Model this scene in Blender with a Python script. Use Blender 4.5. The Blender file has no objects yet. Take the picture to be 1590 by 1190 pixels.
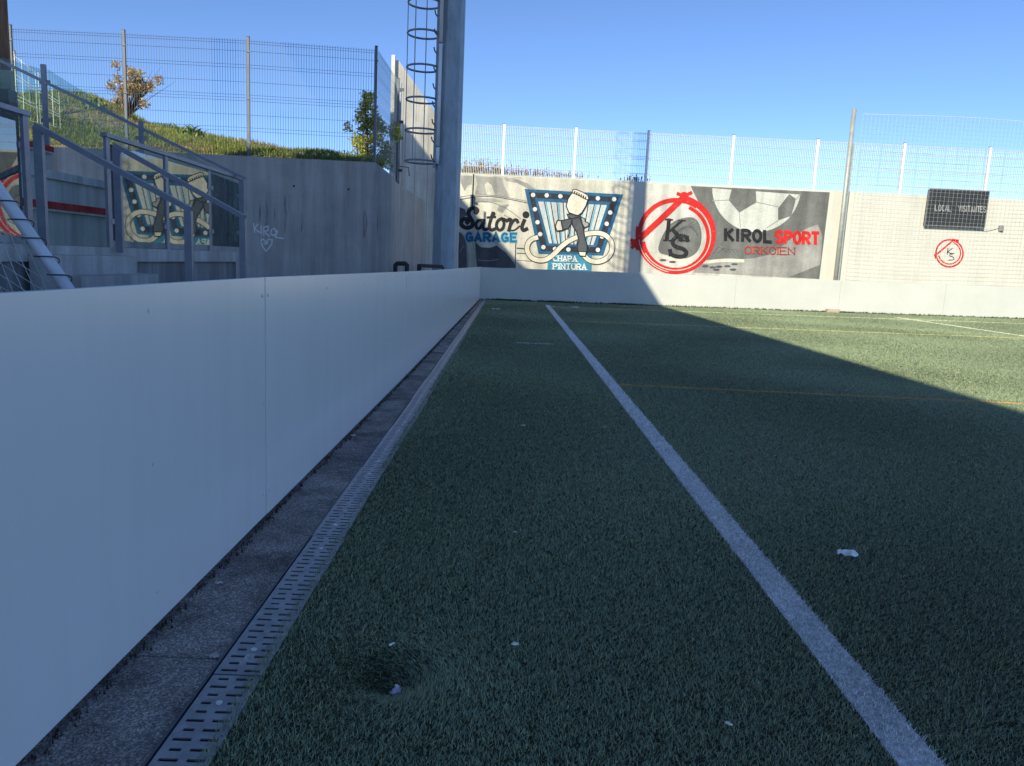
import bpy, bmesh, math, random
import numpy as np
from mathutils import Vector, Matrix

random.seed(7)
rng = np.random.default_rng(11)
scene = bpy.context.scene
COL = scene.collection

# ------------------------------------------------------------------ camera
F_PX, ROLL, YAW, PITCH, H = 1180.0, .046, .009, .158, 1.09
FW = Vector((math.sin(YAW)*math.cos(PITCH), math.cos(YAW)*math.cos(PITCH), -math.sin(PITCH)))
R0 = Vector((math.cos(YAW), -math.sin(YAW), 0)); U0 = R0.cross(FW)
RT = math.cos(ROLL)*R0 + math.sin(ROLL)*U0
UP = -math.sin(ROLL)*R0 + math.cos(ROLL)*U0
CAM = Vector((0, 0, H))
cam = bpy.data.cameras.new('camera')
cam.sensor_width = 36; cam.lens = 36*F_PX/1590; cam.clip_start = .05; cam.clip_end = 3000
co = bpy.data.objects.new('camera', cam); COL.objects.link(co)
m3 = Matrix((RT, UP, -FW)).transposed()
co.matrix_world = Matrix.Translation(CAM) @ m3.to_4x4()
scene.camera = co

# ------------------------------------------------------------------ sky and sun
SUN = Vector((.505, 1.0, -.69)).normalized()          # direction the light travels
w = bpy.data.worlds.new('World'); scene.world = w; w.use_nodes = True
nt = w.node_tree
sky = nt.nodes.new('ShaderNodeTexSky'); sky.sky_type = 'NISHITA'; sky.sun_disc = False
sky.sun_elevation = math.asin(-SUN.z)
sky.sun_rotation = math.atan2(-SUN.x, -SUN.y)
sky.altitude = 400; sky.air_density = .55; sky.dust_density = .15; sky.ozone_density = 5.0
bg = nt.nodes['Background']; bg.inputs['Strength'].default_value = .136
nt.links.new(sky.outputs[0], bg.inputs[0])
sl = bpy.data.lights.new('sun', 'SUN'); sl.energy = 3.65; sl.angle = math.radians(.5); sl.color = (1, .94, .74)
so = bpy.data.objects.new('sun', sl); COL.objects.link(so)
so.rotation_euler = SUN.to_track_quat('-Z', 'Y').to_euler()
scene.view_settings.view_transform = 'Standard'
scene.view_settings.look = 'None'
scene.view_settings.exposure = 0.7
scene.view_settings.gamma = 1.0

# ------------------------------------------------------------------ measuring helpers (photo point -> place)
def ray(x, y): return FW + RT*((x-795)/F_PX) - UP*((y-595)/F_PX)
def at(x, y, X=None, Y=None, Z=None):
    d = ray(x, y)
    t = X/d.x if X is not None else Y/d.y if Y is not None else (Z-H)/d.z
    return CAM + d*t
def crown(x): return .0095*max(0.0, x)
def gnd(x, y):
    z = 0.0
    for _ in range(12):
        p = at(x, y, Z=z); z = crown(p.x)
    return p

# ------------------------------------------------------------------ materials
MATS = {}
def mat(name, col, rough=.6, var=.12, scale=6.0, bump=0.0, bscale=None, spec=.5, metal=0.0, stretch=(1, 1, 1), col2=None, detail=6, amt=(.35, .65)):
    if name in MATS: return MATS[name]
    m = bpy.data.materials.new(name); m.use_nodes = True; MATS[name] = m
    n, l = m.node_tree.nodes, m.node_tree.links
    b = n['Principled BSDF']
    b.inputs['Roughness'].default_value = rough; b.inputs['Metallic'].default_value = metal
    b.inputs['Specular IOR Level'].default_value = spec
    tc = n.new('ShaderNodeTexCoord'); mp = n.new('ShaderNodeMapping')
    mp.inputs['Scale'].default_value = stretch
    l.new(tc.outputs['Object'], mp.inputs[0])
    nz = n.new('ShaderNodeTexNoise'); nz.inputs['Scale'].default_value = scale; nz.inputs['Detail'].default_value = detail
    nz.inputs['Roughness'].default_value = .65
    l.new(mp.outputs[0], nz.inputs[0])
    cr = n.new('ShaderNodeValToRGB')
    c1 = tuple(c*(1-var) for c in col); c2 = col2 or tuple(min(1, c*(1+var)) for c in col)
    cr.color_ramp.elements[0].position = amt[0]; cr.color_ramp.elements[1].position = amt[1]
    cr.color_ramp.elements[0].color = (*c1, 1); cr.color_ramp.elements[1].color = (*c2, 1)
    l.new(nz.outputs[0], cr.inputs[0]); l.new(cr.outputs[0], b.inputs['Base Color'])
    if name.startswith('paint_'):                    # brushed on rough concrete: run-off streaks, pores and faded patches
        src = cr.outputs[0]
        for sc_, st_, lo, hi, ca, cb in ((3.0, (1, 1, .10), .34, .62, .72, 1.06), (34, (1, 1, 1), .30, .62, .80, 1.05)):
            m2 = n.new('ShaderNodeMapping'); m2.inputs['Scale'].default_value = st_; l.new(tc.outputs['Object'], m2.inputs[0])
            n2 = n.new('ShaderNodeTexNoise'); n2.inputs['Scale'].default_value = sc_; n2.inputs['Detail'].default_value = 7; l.new(m2.outputs[0], n2.inputs[0])
            r2 = n.new('ShaderNodeValToRGB'); r2.color_ramp.elements[0].position = lo; r2.color_ramp.elements[1].position = hi
            r2.color_ramp.elements[0].color = (ca, ca, ca, 1); r2.color_ramp.elements[1].color = (cb, cb, cb, 1); l.new(n2.outputs[0], r2.inputs[0])
            mm = n.new('ShaderNodeMixRGB'); mm.blend_type = 'MULTIPLY'; mm.inputs[0].default_value = 1
            l.new(src, mm.inputs[1]); l.new(r2.outputs[0], mm.inputs[2]); src = mm.outputs[0]
        n3 = n.new('ShaderNodeTexNoise'); n3.inputs['Scale'].default_value = 7; n3.inputs['Detail'].default_value = 10; n3.inputs['Roughness'].default_value = .75; l.new(tc.outputs['Object'], n3.inputs[0])
        r3 = n.new('ShaderNodeMapRange'); r3.inputs[1].default_value = .56; r3.inputs[2].default_value = .74; r3.inputs[4].default_value = .30; l.new(n3.outputs[0], r3.inputs[0])
        mf = n.new('ShaderNodeMixRGB'); mf.inputs[2].default_value = (.46, .44, .38, 1); l.new(r3.outputs[0], mf.inputs[0]); l.new(src, mf.inputs[1])
        l.new(mf.outputs[0], b.inputs['Base Color'])
    if bump:
        nb = n.new('ShaderNodeTexNoise'); nb.inputs['Scale'].default_value = bscale or scale*6; nb.inputs['Detail'].default_value = 5
        l.new(mp.outputs[0], nb.inputs[0])
        bp = n.new('ShaderNodeBump'); bp.inputs['Strength'].default_value = bump; bp.inputs['Distance'].default_value = .02
        l.new(nb.outputs[0], bp.inputs['Height']); l.new(bp.outputs[0], b.inputs['Normal'])
    return m

def concrete(name, col, streak=(.5, .5, .12), dark=.45, seed=0.0, board=0.0, rough=.85, var=1.0):
    """cast concrete: blotches, vertical run-off streaks, pits and (board) plank marks"""
    if name in MATS: return MATS[name]
    m = bpy.data.materials.new(name); m.use_nodes = True; MATS[name] = m
    n, l = m.node_tree.nodes, m.node_tree.links
    b = n['Principled BSDF']; b.inputs['Roughness'].default_value = rough; b.inputs['Specular IOR Level'].default_value = .3
    tc = n.new('ShaderNodeTexCoord')
    def noise(sc, stretch, det=6, off=0.0):
        mp = n.new('ShaderNodeMapping'); mp.inputs['Scale'].default_value = stretch
        mp.inputs['Location'].default_value = (seed+off, seed*1.7+off, off)
        l.new(tc.outputs['Object'], mp.inputs[0])
        z = n.new('ShaderNodeTexNoise'); z.inputs['Scale'].default_value = sc; z.inputs['Detail'].default_value = det
        z.inputs['Roughness'].default_value = .65
        l.new(mp.outputs[0], z.inputs[0]); return z.outputs[0]
    def ramp(src, a, bb, ca, cb):
        r = n.new('ShaderNodeValToRGB'); r.color_ramp.elements[0].position = a; r.color_ramp.elements[1].position = bb
        r.color_ramp.elements[0].color = (*ca, 1); r.color_ramp.elements[1].color = (*cb, 1)
        l.new(src, r.inputs[0]); return r.outputs[0]
    def mul(a, c, f=1.0):
        x = n.new('ShaderNodeMixRGB'); x.blend_type = 'MULTIPLY'; x.inputs[0].default_value = f
        l.new(a, x.inputs[1]); l.new(c, x.inputs[2]); return x.outputs[0]
    base = ramp(noise(1.1, (1, 1, 1)), .3, .7, tuple(c*(1-.18*var) for c in col), tuple(c*(1+.12*var) for c in col))
    st = ramp(noise(5.0, (1, 1, .06), 4, 3.1), .40, .62, (dark, dark*.98, dark*.95), (1, 1, 1))
    base = mul(base, st, .55)
    st2 = ramp(noise(2.2, (1, 1, .10), 5, 9.3), .30, .48, (.5, .47, .43), (1, 1, 1))
    base = mul(base, st2, .5*var)
    gr = ramp(noise(60, (1, 1, 1), 3, 1.0), .3, .7, (.82, .82, .82), (1.1, 1.1, 1.1))
    base = mul(base, gr, .6)
    if board:
        sx = n.new('ShaderNodeSeparateXYZ'); l.new(tc.outputs['Object'], sx.inputs[0])
        ad = n.new('ShaderNodeMath'); ad.operation = 'MULTIPLY'; ad.inputs[1].default_value = 1/board; l.new(sx.outputs[0], ad.inputs[0])
        fr = n.new('ShaderNodeMath'); fr.operation = 'FRACT'; l.new(ad.outputs[0], fr.inputs[0])
        base = mul(base, ramp(fr.outputs[0], .0, .07, (.35, .33, .3), (1, 1, 1)), .8)
    l.new(base, b.inputs['Base Color'])
    bp = n.new('ShaderNodeBump'); bp.inputs['Strength'].default_value = .35; bp.inputs['Distance'].default_value = .01
    l.new(noise(40, (1, 1, 1), 6, 2.0), bp.inputs['Height']); l.new(bp.outputs[0], b.inputs['Normal'])
    return m

def glass_mat():
    """clear greenish pane with a film of dust and smears"""
    m = bpy.data.materials.new('tinted_glass'); m.use_nodes = True
    n, l = m.node_tree.nodes, m.node_tree.links
    n.remove(n['Principled BSDF'])
    tr = n.new('ShaderNodeBsdfTransparent'); tr.inputs[0].default_value = (.84, .93, .90, 1)
    gl = n.new('ShaderNodeBsdfGlossy'); gl.inputs['Roughness'].default_value = .015; gl.inputs[0].default_value = (.22, .25, .25, 1)
    fr = n.new('ShaderNodeFresnel'); fr.inputs[0].default_value = 1.40
    mx = n.new('ShaderNodeMixShader')
    l.new(fr.outputs[0], mx.inputs[0]); l.new(tr.outputs[0], mx.inputs[1]); l.new(gl.outputs[0], mx.inputs[2])
    tc = n.new('ShaderNodeTexCoord'); mp = n.new('ShaderNodeMapping'); mp.inputs['Scale'].default_value = (1, 1, .25); l.new(tc.outputs['Object'], mp.inputs[0])
    nz = n.new('ShaderNodeTexNoise'); nz.inputs['Scale'].default_value = 5; nz.inputs['Detail'].default_value = 8; nz.inputs['Roughness'].default_value = .7; l.new(mp.outputs[0], nz.inputs[0])
    mr = n.new('ShaderNodeMapRange'); mr.inputs[1].default_value = .38; mr.inputs[2].default_value = .75; mr.inputs[3].default_value = .04; mr.inputs[4].default_value = .26; l.new(nz.outputs[0], mr.inputs[0])
    df = n.new('ShaderNodeBsdfDiffuse'); df.inputs[0].default_value = (.55, .60, .58, 1)
    m2 = n.new('ShaderNodeMixShader'); l.new(mr.outputs[0], m2.inputs[0]); l.new(mx.outputs[0], m2.inputs[1]); l.new(df.outputs[0], m2.inputs[2])
    l.new(m2.outputs[0], n['Material Output'].inputs[0])
    return m
GLASS = glass_mat()

def attr_mat(name, rough=.6, spec=.3, trans=0.0):
    m = bpy.data.materials.new(name); m.use_nodes = True
    n, l = m.node_tree.nodes, m.node_tree.links
    a = n.new('ShaderNodeAttribute'); a.attribute_name = 'tint'
    b = n['Principled BSDF']; b.inputs['Roughness'].default_value = rough; b.inputs['Specular IOR Level'].default_value = spec
    l.new(a.outputs['Color'], b.inputs['Base Color'])
    if trans:
        t = n.new('ShaderNodeBsdfTranslucent'); l.new(a.outputs['Color'], t.inputs[0])
        mx = n.new('ShaderNodeMixShader'); mx.inputs[0].default_value = trans
        l.new(b.outputs[0], mx.inputs[1]); l.new(t.outputs[0], mx.inputs[2]); l.new(mx.outputs[0], n['Material Output'].inputs[0])
    return m

M_STEEL = mat('galvanised_steel', (.30, .32, .34), .45, .12, 9, spec=.5, metal=.35)
M_POLE = mat('weathered_zinc', (.30, .355, .40), .5, .16, 7, spec=.5, metal=.3, stretch=(1, 1, .35))
M_RAIL = mat('painted_rail_steel', (.27, .29, .34), .4, .1, 8, spec=.5, metal=.2)
M_DARKST = mat('dark_steel', (.07, .08, .095), .45, .15, 8)
M_WHITEST = mat('white_coated_steel', (.80, .80, .78), .45, .05, 8)
M_BLACK = mat('black_rubber', (.018, .018, .02), .6, .3, 20)

# ------------------------------------------------------------------ mesh helpers
class MB:
    def __init__(s): s.v = []; s.f = []; s.sm = []
    def add(s, vs, fs, smooth=False):
        o = len(s.v); s.v += [tuple(p) for p in vs]
        for f in fs: s.f.append(tuple(i+o for i in f)); s.sm.append(smooth)
    def box(s, a, b):
        x0, y0, z0 = a; x1, y1, z1 = b
        s.add([(x0,y0,z0),(x1,y0,z0),(x1,y1,z0),(x0,y1,z0),(x0,y0,z1),(x1,y0,z1),(x1,y1,z1),(x0,y1,z1)],
              [(0,3,2,1),(4,5,6,7),(0,1,5,4),(1,2,6,5),(2,3,7,6),(3,0,4,7)])
    def bar(s, p, q, wdt, hgt, up=(0, 0, 1)):
        p, q = Vector(p), Vector(q); d = (q-p).normalized(); u = Vector(up)
        if abs(d.dot(u)) > .98: u = Vector((1, 0, 0))
        a = d.cross(u).normalized()*(wdt/2); b = a.cross(d).normalized()*(hgt/2)
        vs = [p-a-b, p+a-b, p+a+b, p-a+b, q-a-b, q+a-b, q+a+b, q-a+b]
        s.add(vs, [(0,1,2,3),(7,6,5,4),(0,4,5,1),(1,5,6,2),(2,6,7,3),(3,7,4,0)])
    def tube(s, pts, r, n=8, smooth=True, closed=False, cap=True):
        pts = [Vector(p) for p in pts]; N = len(pts); rs = r if isinstance(r, (list, tuple)) else [r]*N
        vs = []; prev = None
        for i, p in enumerate(pts):
            if closed: d = pts[(i+1) % N]-pts[i-1]
            else: d = pts[min(i+1, N-1)]-pts[max(i-1, 0)]
            d = d.normalized()
            if prev is None:
                u = Vector((0, 0, 1)) if abs(d.z) < .9 else Vector((1, 0, 0)); a = d.cross(u).normalized()
            else: a = (prev - d*prev.dot(d)).normalized()
            prev = a; b = d.cross(a)
            for k in range(n):
                t = 2*math.pi*k/n; vs.append(p + (a*math.cos(t)+b*math.sin(t))*rs[i])
        fs = []
        for i in range(N if closed else N-1):
            j = (i+1) % N
            for k in range(n): fs.append((i*n+k, i*n+(k+1) % n, j*n+(k+1) % n, j*n+k))
        s.add(vs, fs, smooth)
        if cap and not closed:
            o = len(s.v)-len(vs)
            s.f.append(tuple(o+k for k in range(n))[::-1]); s.sm.append(False)
            s.f.append(tuple(o+(N-1)*n+k for k in range(n))); s.sm.append(False)
    def prism(s, base, off):
        off = Vector(off); n = len(base); base = [Vector(p) for p in base]
        s.add(base+[p+off for p in base], [tuple(range(n)), tuple(range(2*n-1, n-1, -1))]+[(i, i+n, (i+1) % n+n, (i+1) % n) for i in range(n)])
    def face(s, pts): s.add(pts, [tuple(range(len(pts)))])
    def ball(s, c, r, n=8, m=6, sc=(1, 1, 1)):
        c = Vector(c); vs = []
        for i in range(m+1):
            th = math.pi*i/m
            for k in range(n):
                ph = 2*math.pi*k/n
                vs.append(c+Vector((r*sc[0]*math.sin(th)*math.cos(ph), r*sc[1]*math.sin(th)*math.sin(ph), r*sc[2]*math.cos(th))))
        s.add(vs, [(i*n+k, (i+1)*n+k, (i+1)*n+(k+1) % n, i*n+(k+1) % n) for i in range(m) for k in range(n)], True)
    def build(s, name, m, parent=None, bevel=0.0, origin=None):
        me = bpy.data.meshes.new(name)
        o3 = Vector(origin) if origin is not None else Vector((0, 0, 0))
        me.from_pydata([tuple(Vector(p)-o3) for p in s.v], [], s.f); me.update()
        me.polygons.foreach_set('use_smooth', s.sm)
        me.materials.append(m)
        o = bpy.data.objects.new(name, me); COL.objects.link(o)
        if origin is not None: o.location = o3
        if parent is not None: o.parent = parent
        if bevel:
            b = o.modifiers.new('bevel', 'BEVEL'); b.width = bevel; b.segments = 2; b.limit_method = 'ANGLE'
        return o

def tag(o, label=None, cat=None, group=None, kind=None):
    if label: o['label'] = label
    if cat: o['category'] = cat
    if group: o['group'] = group
    if kind: o['kind'] = kind
    return o
def empty(name, loc, label, cat, group=None):
    o = bpy.data.objects.new(name, None); COL.objects.link(o); o.location = loc
    o.empty_display_size = .1
    return tag(o, label, cat, group)
def world_part(mb, name, m, root, bevel=0.0):
    """mesh given in world coordinates, parented to an empty that only has a location"""
    return mb.build(name, m, root, bevel) if root is None else _wp(mb, name, m, root, bevel)
def _wp(mb, name, m, root, bevel):
    o = mb.build(name, m, None, bevel)
    t = root.location.copy() if root.parent is None else Vector((0, 0, 0))
    p = root
    while p.parent is not None: p = p.parent; t = p.location.copy()
    me = o.data
    me.transform(Matrix.Translation(-t)); o.parent = root
    return o
def soup(name, verts, tris, m, tint=None, parent=None):
    """big triangle meshes from numpy arrays"""
    me = bpy.data.meshes.new(name); nv, nf = len(verts), len(tris)
    me.vertices.add(nv); me.vertices.foreach_set('co', np.asarray(verts, np.float32).ravel())
    me.loops.add(nf*3); me.loops.foreach_set('vertex_index', np.asarray(tris, np.int32).ravel())
    me.polygons.add(nf); me.polygons.foreach_set('loop_start', np.arange(0, nf*3, 3, dtype=np.int32))
    me.update(calc_edges=True)
    if tint is not None:
        a = me.color_attributes.new('tint', 'FLOAT_COLOR', 'POINT')
        a.data.foreach_set('color', np.concatenate([tint, np.ones((nv, 1))], 1).astype(np.float32).ravel())
    me.materials.append(m)
    o = bpy.data.objects.new(name, me); COL.objects.link(o)
    if parent is not None: o.parent = parent
    return o

# ------------------------------------------------------------------ key lines of the place
WALL_Y, BACK_Y, KIROL_Y = 22.9, 21.6, 15.4
TURF_X0 = -.628
def XB(y): return float(np.interp(y, [-5, 1.5, 6.9, 21.6], [-.985, -.975, -.915, -.826]))   # face of the left boards
def ZB(y): return float(np.interp(y, [-5, 3, 6.7, 10.4, 21.6], [.986, .986, .963, .945, .910]))

# ------------------------------------------------------------------ ground, turf, lines
PIT = (-.262, 1.85)
def pit_z(x, y): return -.062*np.exp(-(((x-PIT[0])/.092)**2+((y-PIT[1])/.088)**2)**.95) + .012*np.exp(-(((x-PIT[0])/.24)**2+((y-PIT[1])/.2)**2))
def ground_z(x, y): return .0095*np.maximum(0, x) + pit_z(x, y)

g = MB(); g.face([(-600, -600, -.16), (600, -600, -.16), (600, 600, -.16), (-600, 600, -.16)])
tag(g.build('ground', mat('bare_earth', (.16, .14, .10), .95, .3, .5)), kind='structure')

xs = np.unique(np.concatenate([[TURF_X0], np.arange(-.6, .12, .02), np.arange(.15, 1.5, .15), np.arange(2, 40, 2.0)]))
ys = np.unique(np.concatenate([np.arange(-20, 1.4, 2.0), np.arange(1.4, 2.4, .02), np.arange(2.5, 22, .75), [BACK_Y+.15]]))
gx, gy = np.meshgrid(xs, ys); gz = ground_z(gx, gy)
vs = np.stack([gx, gy, gz], -1).reshape(-1, 3); nx = len(xs); tri = []
for j in range(len(ys)-1):
    for i in range(nx-1):
        a = j*nx+i; tri += [(a, a+1, a+nx+1), (a, a+nx+1, a+nx)]
M_INFILL = mat('turf_backing', (.045, .055, .035), .95, .3, 22, bump=.5, bscale=160, spec=.1)
tag(soup('turf', vs, np.array(tri), M_INFILL), kind='structure')

# painted lines: centre line p->q, width
def line_poly(p, q, wd):
    p, q = Vector(p), Vector(q); d = (q-p); d.z = 0; d.normalize(); n = Vector((-d.y, d.x, 0))*wd/2
    return p, q, n
LINES = []          # name, p, q, width, rgb
LINES.append(('touchline', Vector((.960, -8, 0)), Vector((1.004, 19.95, 0)), .115, (.96, .95, .93)))
LINES.append(('orange_line', gnd(955, 598), gnd(1600, 628.5), .055, (.80, .46, .13)))
LINES.append(('penalty_line', gnd(900, 499.7), gnd(1640, 528), .085, (.80, .72, .30)))
LINES.append(('goal_line', gnd(858, 477.2), gnd(1640, 505), .10, (.90, .88, .62)))
LINES.append(('slanting_line', gnd(1392, 493.5), gnd(1640, 530), .10, (.92, .90, .70)))
LINES.append(('short_mark', gnd(801, 533), gnd(856, 535.3), .06, (.92, .92, .90)))
arc = [gnd(x, y) for x, y in ((851, 476.2), (872, 477.8), (892, 478.2), (898, 477.4), (888, 476.2))]
for i in range(len(arc)-1): LINES.append(('corner_arc', arc[i], arc[i+1], .09, (.92, .92, .86)))

for i_, L_ in enumerate(LINES):                      # the cross lines run on past the frame
    if L_[0] in ('orange_line', 'penalty_line', 'goal_line', 'slanting_line'): LINES[i_] = (L_[0], L_[1], L_[1]+(L_[2]-L_[1])*1.6, L_[3], L_[4])
def in_line(x, y, L):
    _, p, q, wd, _ = L
    dx, dy = q.x-p.x, q.y-p.y; ln = math.hypot(dx, dy); ux, uy = dx/ln, dy/ln
    s = (x-p.x)*ux+(y-p.y)*uy; d = np.abs((x-p.x)*-uy+(y-p.y)*ux)
    return (s > -.02) & (s < ln+.02) & (d < wd/2)

# blades of the artificial grass
def blades(n_target):
    Y0, Y1 = 1.15, 21.55
    yy = np.linspace(Y0, Y1, 4000)
    xr = np.minimum(.70*yy+2.7, 18.5)
    dens = np.minimum(1.0, (2.4/yy))**1.18
    wgt = dens*(xr-TURF_X0); cdf = np.cumsum(wgt); cdf /= cdf[-1]
    y = np.interp(rng.random(n_target), cdf, yy)
    x = TURF_X0 + rng.random(n_target)*(np.minimum(.70*y+2.7, 18.5)-TURF_X0)
    return x, y
NB = 2500000
bx_, by_ = blades(NB)
def blade_mesh(name, x, y, rgb, m, rough_var=.35, hs=1.0, kind='stuff', label=None, cat=None):
    n = len(x)
    r = np.random.default_rng(len(x))
    k = np.maximum(1.0, by_scale(y))
    wd = .0018*k*(.7+.6*r.random(n)); hg = .0125*hs*(.6+.8*r.random(n))*np.minimum(k, 3)**.22
    # lean: combed mostly sideways with swirls
    sw = np.sin(x*2.1+1.3*np.sin(y*.9))*1.2+np.sin(y*1.7+x*.6)*.9
    ang = .35*sw + r.uniform(-math.pi, math.pi, n)*.72
    dxp, dyp = x-PIT[0], y-PIT[1]; rp = np.hypot(dxp, dyp)
    near = np.exp(-(rp/.21)**2)
    swirl = np.arctan2(dyp, dxp)+1.9
    ang = np.where(r.random(n) < near, swirl+r.normal(0, .35, n), ang)
    lean = (.35+.9*r.random(n))*(1+.5*near)
    lx, ly = np.cos(ang)*lean*hg, np.sin(ang)*lean*hg
    z = ground_z(x, y)-.002
    fa = ang+math.pi/2+r.normal(0, .6, n)
    ex, ey = np.cos(fa)*wd/2, np.sin(fa)*wd/2
    hz = hg*(1-.35*lean*.6)
    # left edge of turf overhangs the drain a little
    v = np.empty((n, 5, 3), np.float32)
    v[:, 0] = np.stack([x-ex, y-ey, z], 1); v[:, 1] = np.stack([x+ex, y+ey, z], 1)
    mxx, myy, mz = x+lx*.38, y+ly*.38, z+hz*.62
    v[:, 2] = np.stack([mxx+ex*.8, myy+ey*.8, mz], 1); v[:, 3] = np.stack([mxx-ex*.8, myy-ey*.8, mz], 1)
    v[:, 4] = np.stack([x+lx, y+ly, z+hz*.98], 1)
    b = np.arange(n, dtype=np.int64)[:, None]*5
    t = np.concatenate([b+np.array([[0, 1, 2]]), b+np.array([[0, 2, 3]]), b+np.array([[3, 2, 4]])], 0)
    # each blade its own tone: most mid green, some bluish, some straw
    rv = rough_var/k**.45
    base = np.array(rgb)[None, :]*(1-rv+2*rv*r.random(n))[:, None]
    if label:
        pk = r.random(n)
        base = np.where((pk < .10)[:, None], base*np.array([[1.5, 1.25, .9]]), base)
        base = np.where((pk > .82)[:, None], base*np.array([[.7, .95, 1.05]]), base)
        pat = .5+.5*np.sin(x*1.3+np.sin(y*.8)*2)*np.sin(y*.55+x*.3)
        base = base*(.86+.28*pat)[:, None]
    col = np.repeat(base[:, None, :], 5, 1)
    o = soup(name, v.reshape(-1, 3), t, m, col.reshape(-1, 3))
    return tag(o, label, cat, None, kind)
def by_scale(y): return (y/2.4)**.85
M_BLADE = attr_mat('turf_fibre', .42, .6, .1)
M_PAINTF = attr_mat('painted_fibre', .6, .3, .1)
taken = np.zeros(NB, bool)
seen_names = {}
for L in LINES:
    k = in_line(bx_, by_, L) & ~taken
    if L[0] == 'touchline': k &= rng.random(NB) < np.interp(by_, [1.5, 4, 10], [.82, .92, .98])
    taken |= k
    seen_names.setdefault(L[0], [L, []])[1].append(k)
TURF_RGB = (.295, .35, .205)
blade_mesh('turf_grass', bx_[~taken], by_[~taken], TURF_RGB, M_BLADE, .5, label='dark green artificial grass fibres covering the sports pitch', cat='grass')
M_SHEET = {}
for nm, (L, ks) in seen_names.items():
    k = np.logical_or.reduce(ks)
    sheet = MB()
    for LL in LINES:
        if LL[0] != nm: continue
        _, p, q, wd, rgb = LL
        a, b_, n = line_poly(p, q, wd*.92)
        N = max(2, int((b_-a).length/.5))
        for i in range(N):
            p0, p1 = a.lerp(b_, i/N), a.lerp(b_, (i+1)/N)
            qd = [p0+n, p0-n, p1-n, p1+n]
            sheet.face([(c.x, c.y, crown(c.x)+.004) for c in qd])
    ms = mat('paint_'+nm, tuple(c*.6 for c in L[4]), .9, .3, 60)
    so_ = sheet.build(nm, ms); tag(so_, kind='structure')
    if k.any():
        bl = blade_mesh('painted_fibres', bx_[k], by_[k], L[4], M_PAINTF, .22, 1.02, kind='structure')
        bl.parent = so_; del bl['kind']

# concrete strip beside the turf
def agg_mat():
    m = bpy.data.materials.new('exposed_aggregate'); m.use_nodes = True
    n, l = m.node_tree.nodes, m.node_tree.links; b = n['Principled BSDF']; b.inputs['Roughness'].default_value = .9; b.inputs['Specular IOR Level'].default_value = .25
    tc = n.new('ShaderNodeTexCoord')
    vo = n.new('ShaderNodeTexVoronoi'); vo.inputs['Scale'].default_value = 230; l.new(tc.outputs['Object'], vo.inputs[0])
    r = n.new('ShaderNodeValToRGB'); l.new(vo.outputs['Color'], r.inputs[0])
    e = r.color_ramp.elements; e[0].color = (.13, .12, .115, 1); e[1].color = (.55, .52, .49, 1)
    e[0].position = .1; e[1].position = .95; x = e.new(.55); x.color = (.25, .23, .215, 1)
    nz = n.new('ShaderNodeTexNoise'); nz.inputs['Scale'].default_value = 3.2; nz.inputs['Detail'].default_value = 8; nz.inputs['Roughness'].default_value = .7
    l.new(tc.outputs['Object'], nz.inputs[0])
    r2 = n.new('ShaderNodeValToRGB'); l.new(nz.outputs[0], r2.inputs[0]); r2.color_ramp.elements[0].position = .36; r2.color_ramp.elements[1].position = .72
    r2.color_ramp.elements[0].color = (.45, .43, .44, 1); r2.color_ramp.elements[1].color = (1.6, 1.55, 1.5, 1)
    mx = n.new('ShaderNodeMixRGB'); mx.blend_type = 'MULTIPLY'; mx.inputs[0].default_value = 1
    l.new(r.outputs[0], mx.inputs[1]); l.new(r2.outputs[0], mx.inputs[2])
    n3 = n.new('ShaderNodeTexNoise'); n3.inputs['Scale'].default_value = 5; n3.inputs['Detail'].default_value = 9; n3.inputs['Roughness'].default_value = .75
    mp = n.new('ShaderNodeMapping'); mp.inputs['Location'].default_value = (4, 7, 0); l.new(tc.outputs['Object'], mp.inputs[0]); l.new(mp.outputs[0], n3.inputs[0])
    r3 = n.new('ShaderNodeValToRGB'); l.new(n3.outputs[0], r3.inputs[0]); r3.color_ramp.elements[0].position = .63; r3.color_ramp.elements[1].position = .74
    mw = n.new('ShaderNodeMixRGB'); mw.inputs[2].default_value = (.55, .53, .50, 1); l.new(r3.outputs[0], mw.inputs[0]); l.new(mx.outputs[0], mw.inputs[1])
    l.new(mw.outputs[0], b.inputs['Base Color'])
    bp = n.new('ShaderNodeBump'); bp.inputs['Strength'].default_value = .7; bp.inputs['Distance'].default_value = .004
    l.new(vo.outputs['Distance'], bp.inputs['Height']); l.new(bp.outputs[0], b.inputs['Normal'])
    return m
st = MB()
GR_X = -.722                                  # kerb side of the drain
for i, (y0, y1) in enumerate(((-8, 1.9), (1.906, 6.9), (6.906, 10.35), (10.356, 14.2), (14.206, BACK_Y+.1))):
    st.prism([(XB(y0)-.25, y0, 0), (GR_X-.012, y0, 0), (GR_X-.012, y1, 0), (XB(y1)-.25, y1, 0)][::-1], (0, 0, -.14))
tag(st.build('concrete_strip', agg_mat()), kind='structure')
gb = MB(); gb.box((-14, -20, -.155), (XB(0)-.26, 24.5, -.03))
tag(gb.build('pavement', concrete('walkway_concrete', (.30, .29, .27), seed=5)), kind='structure')

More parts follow.
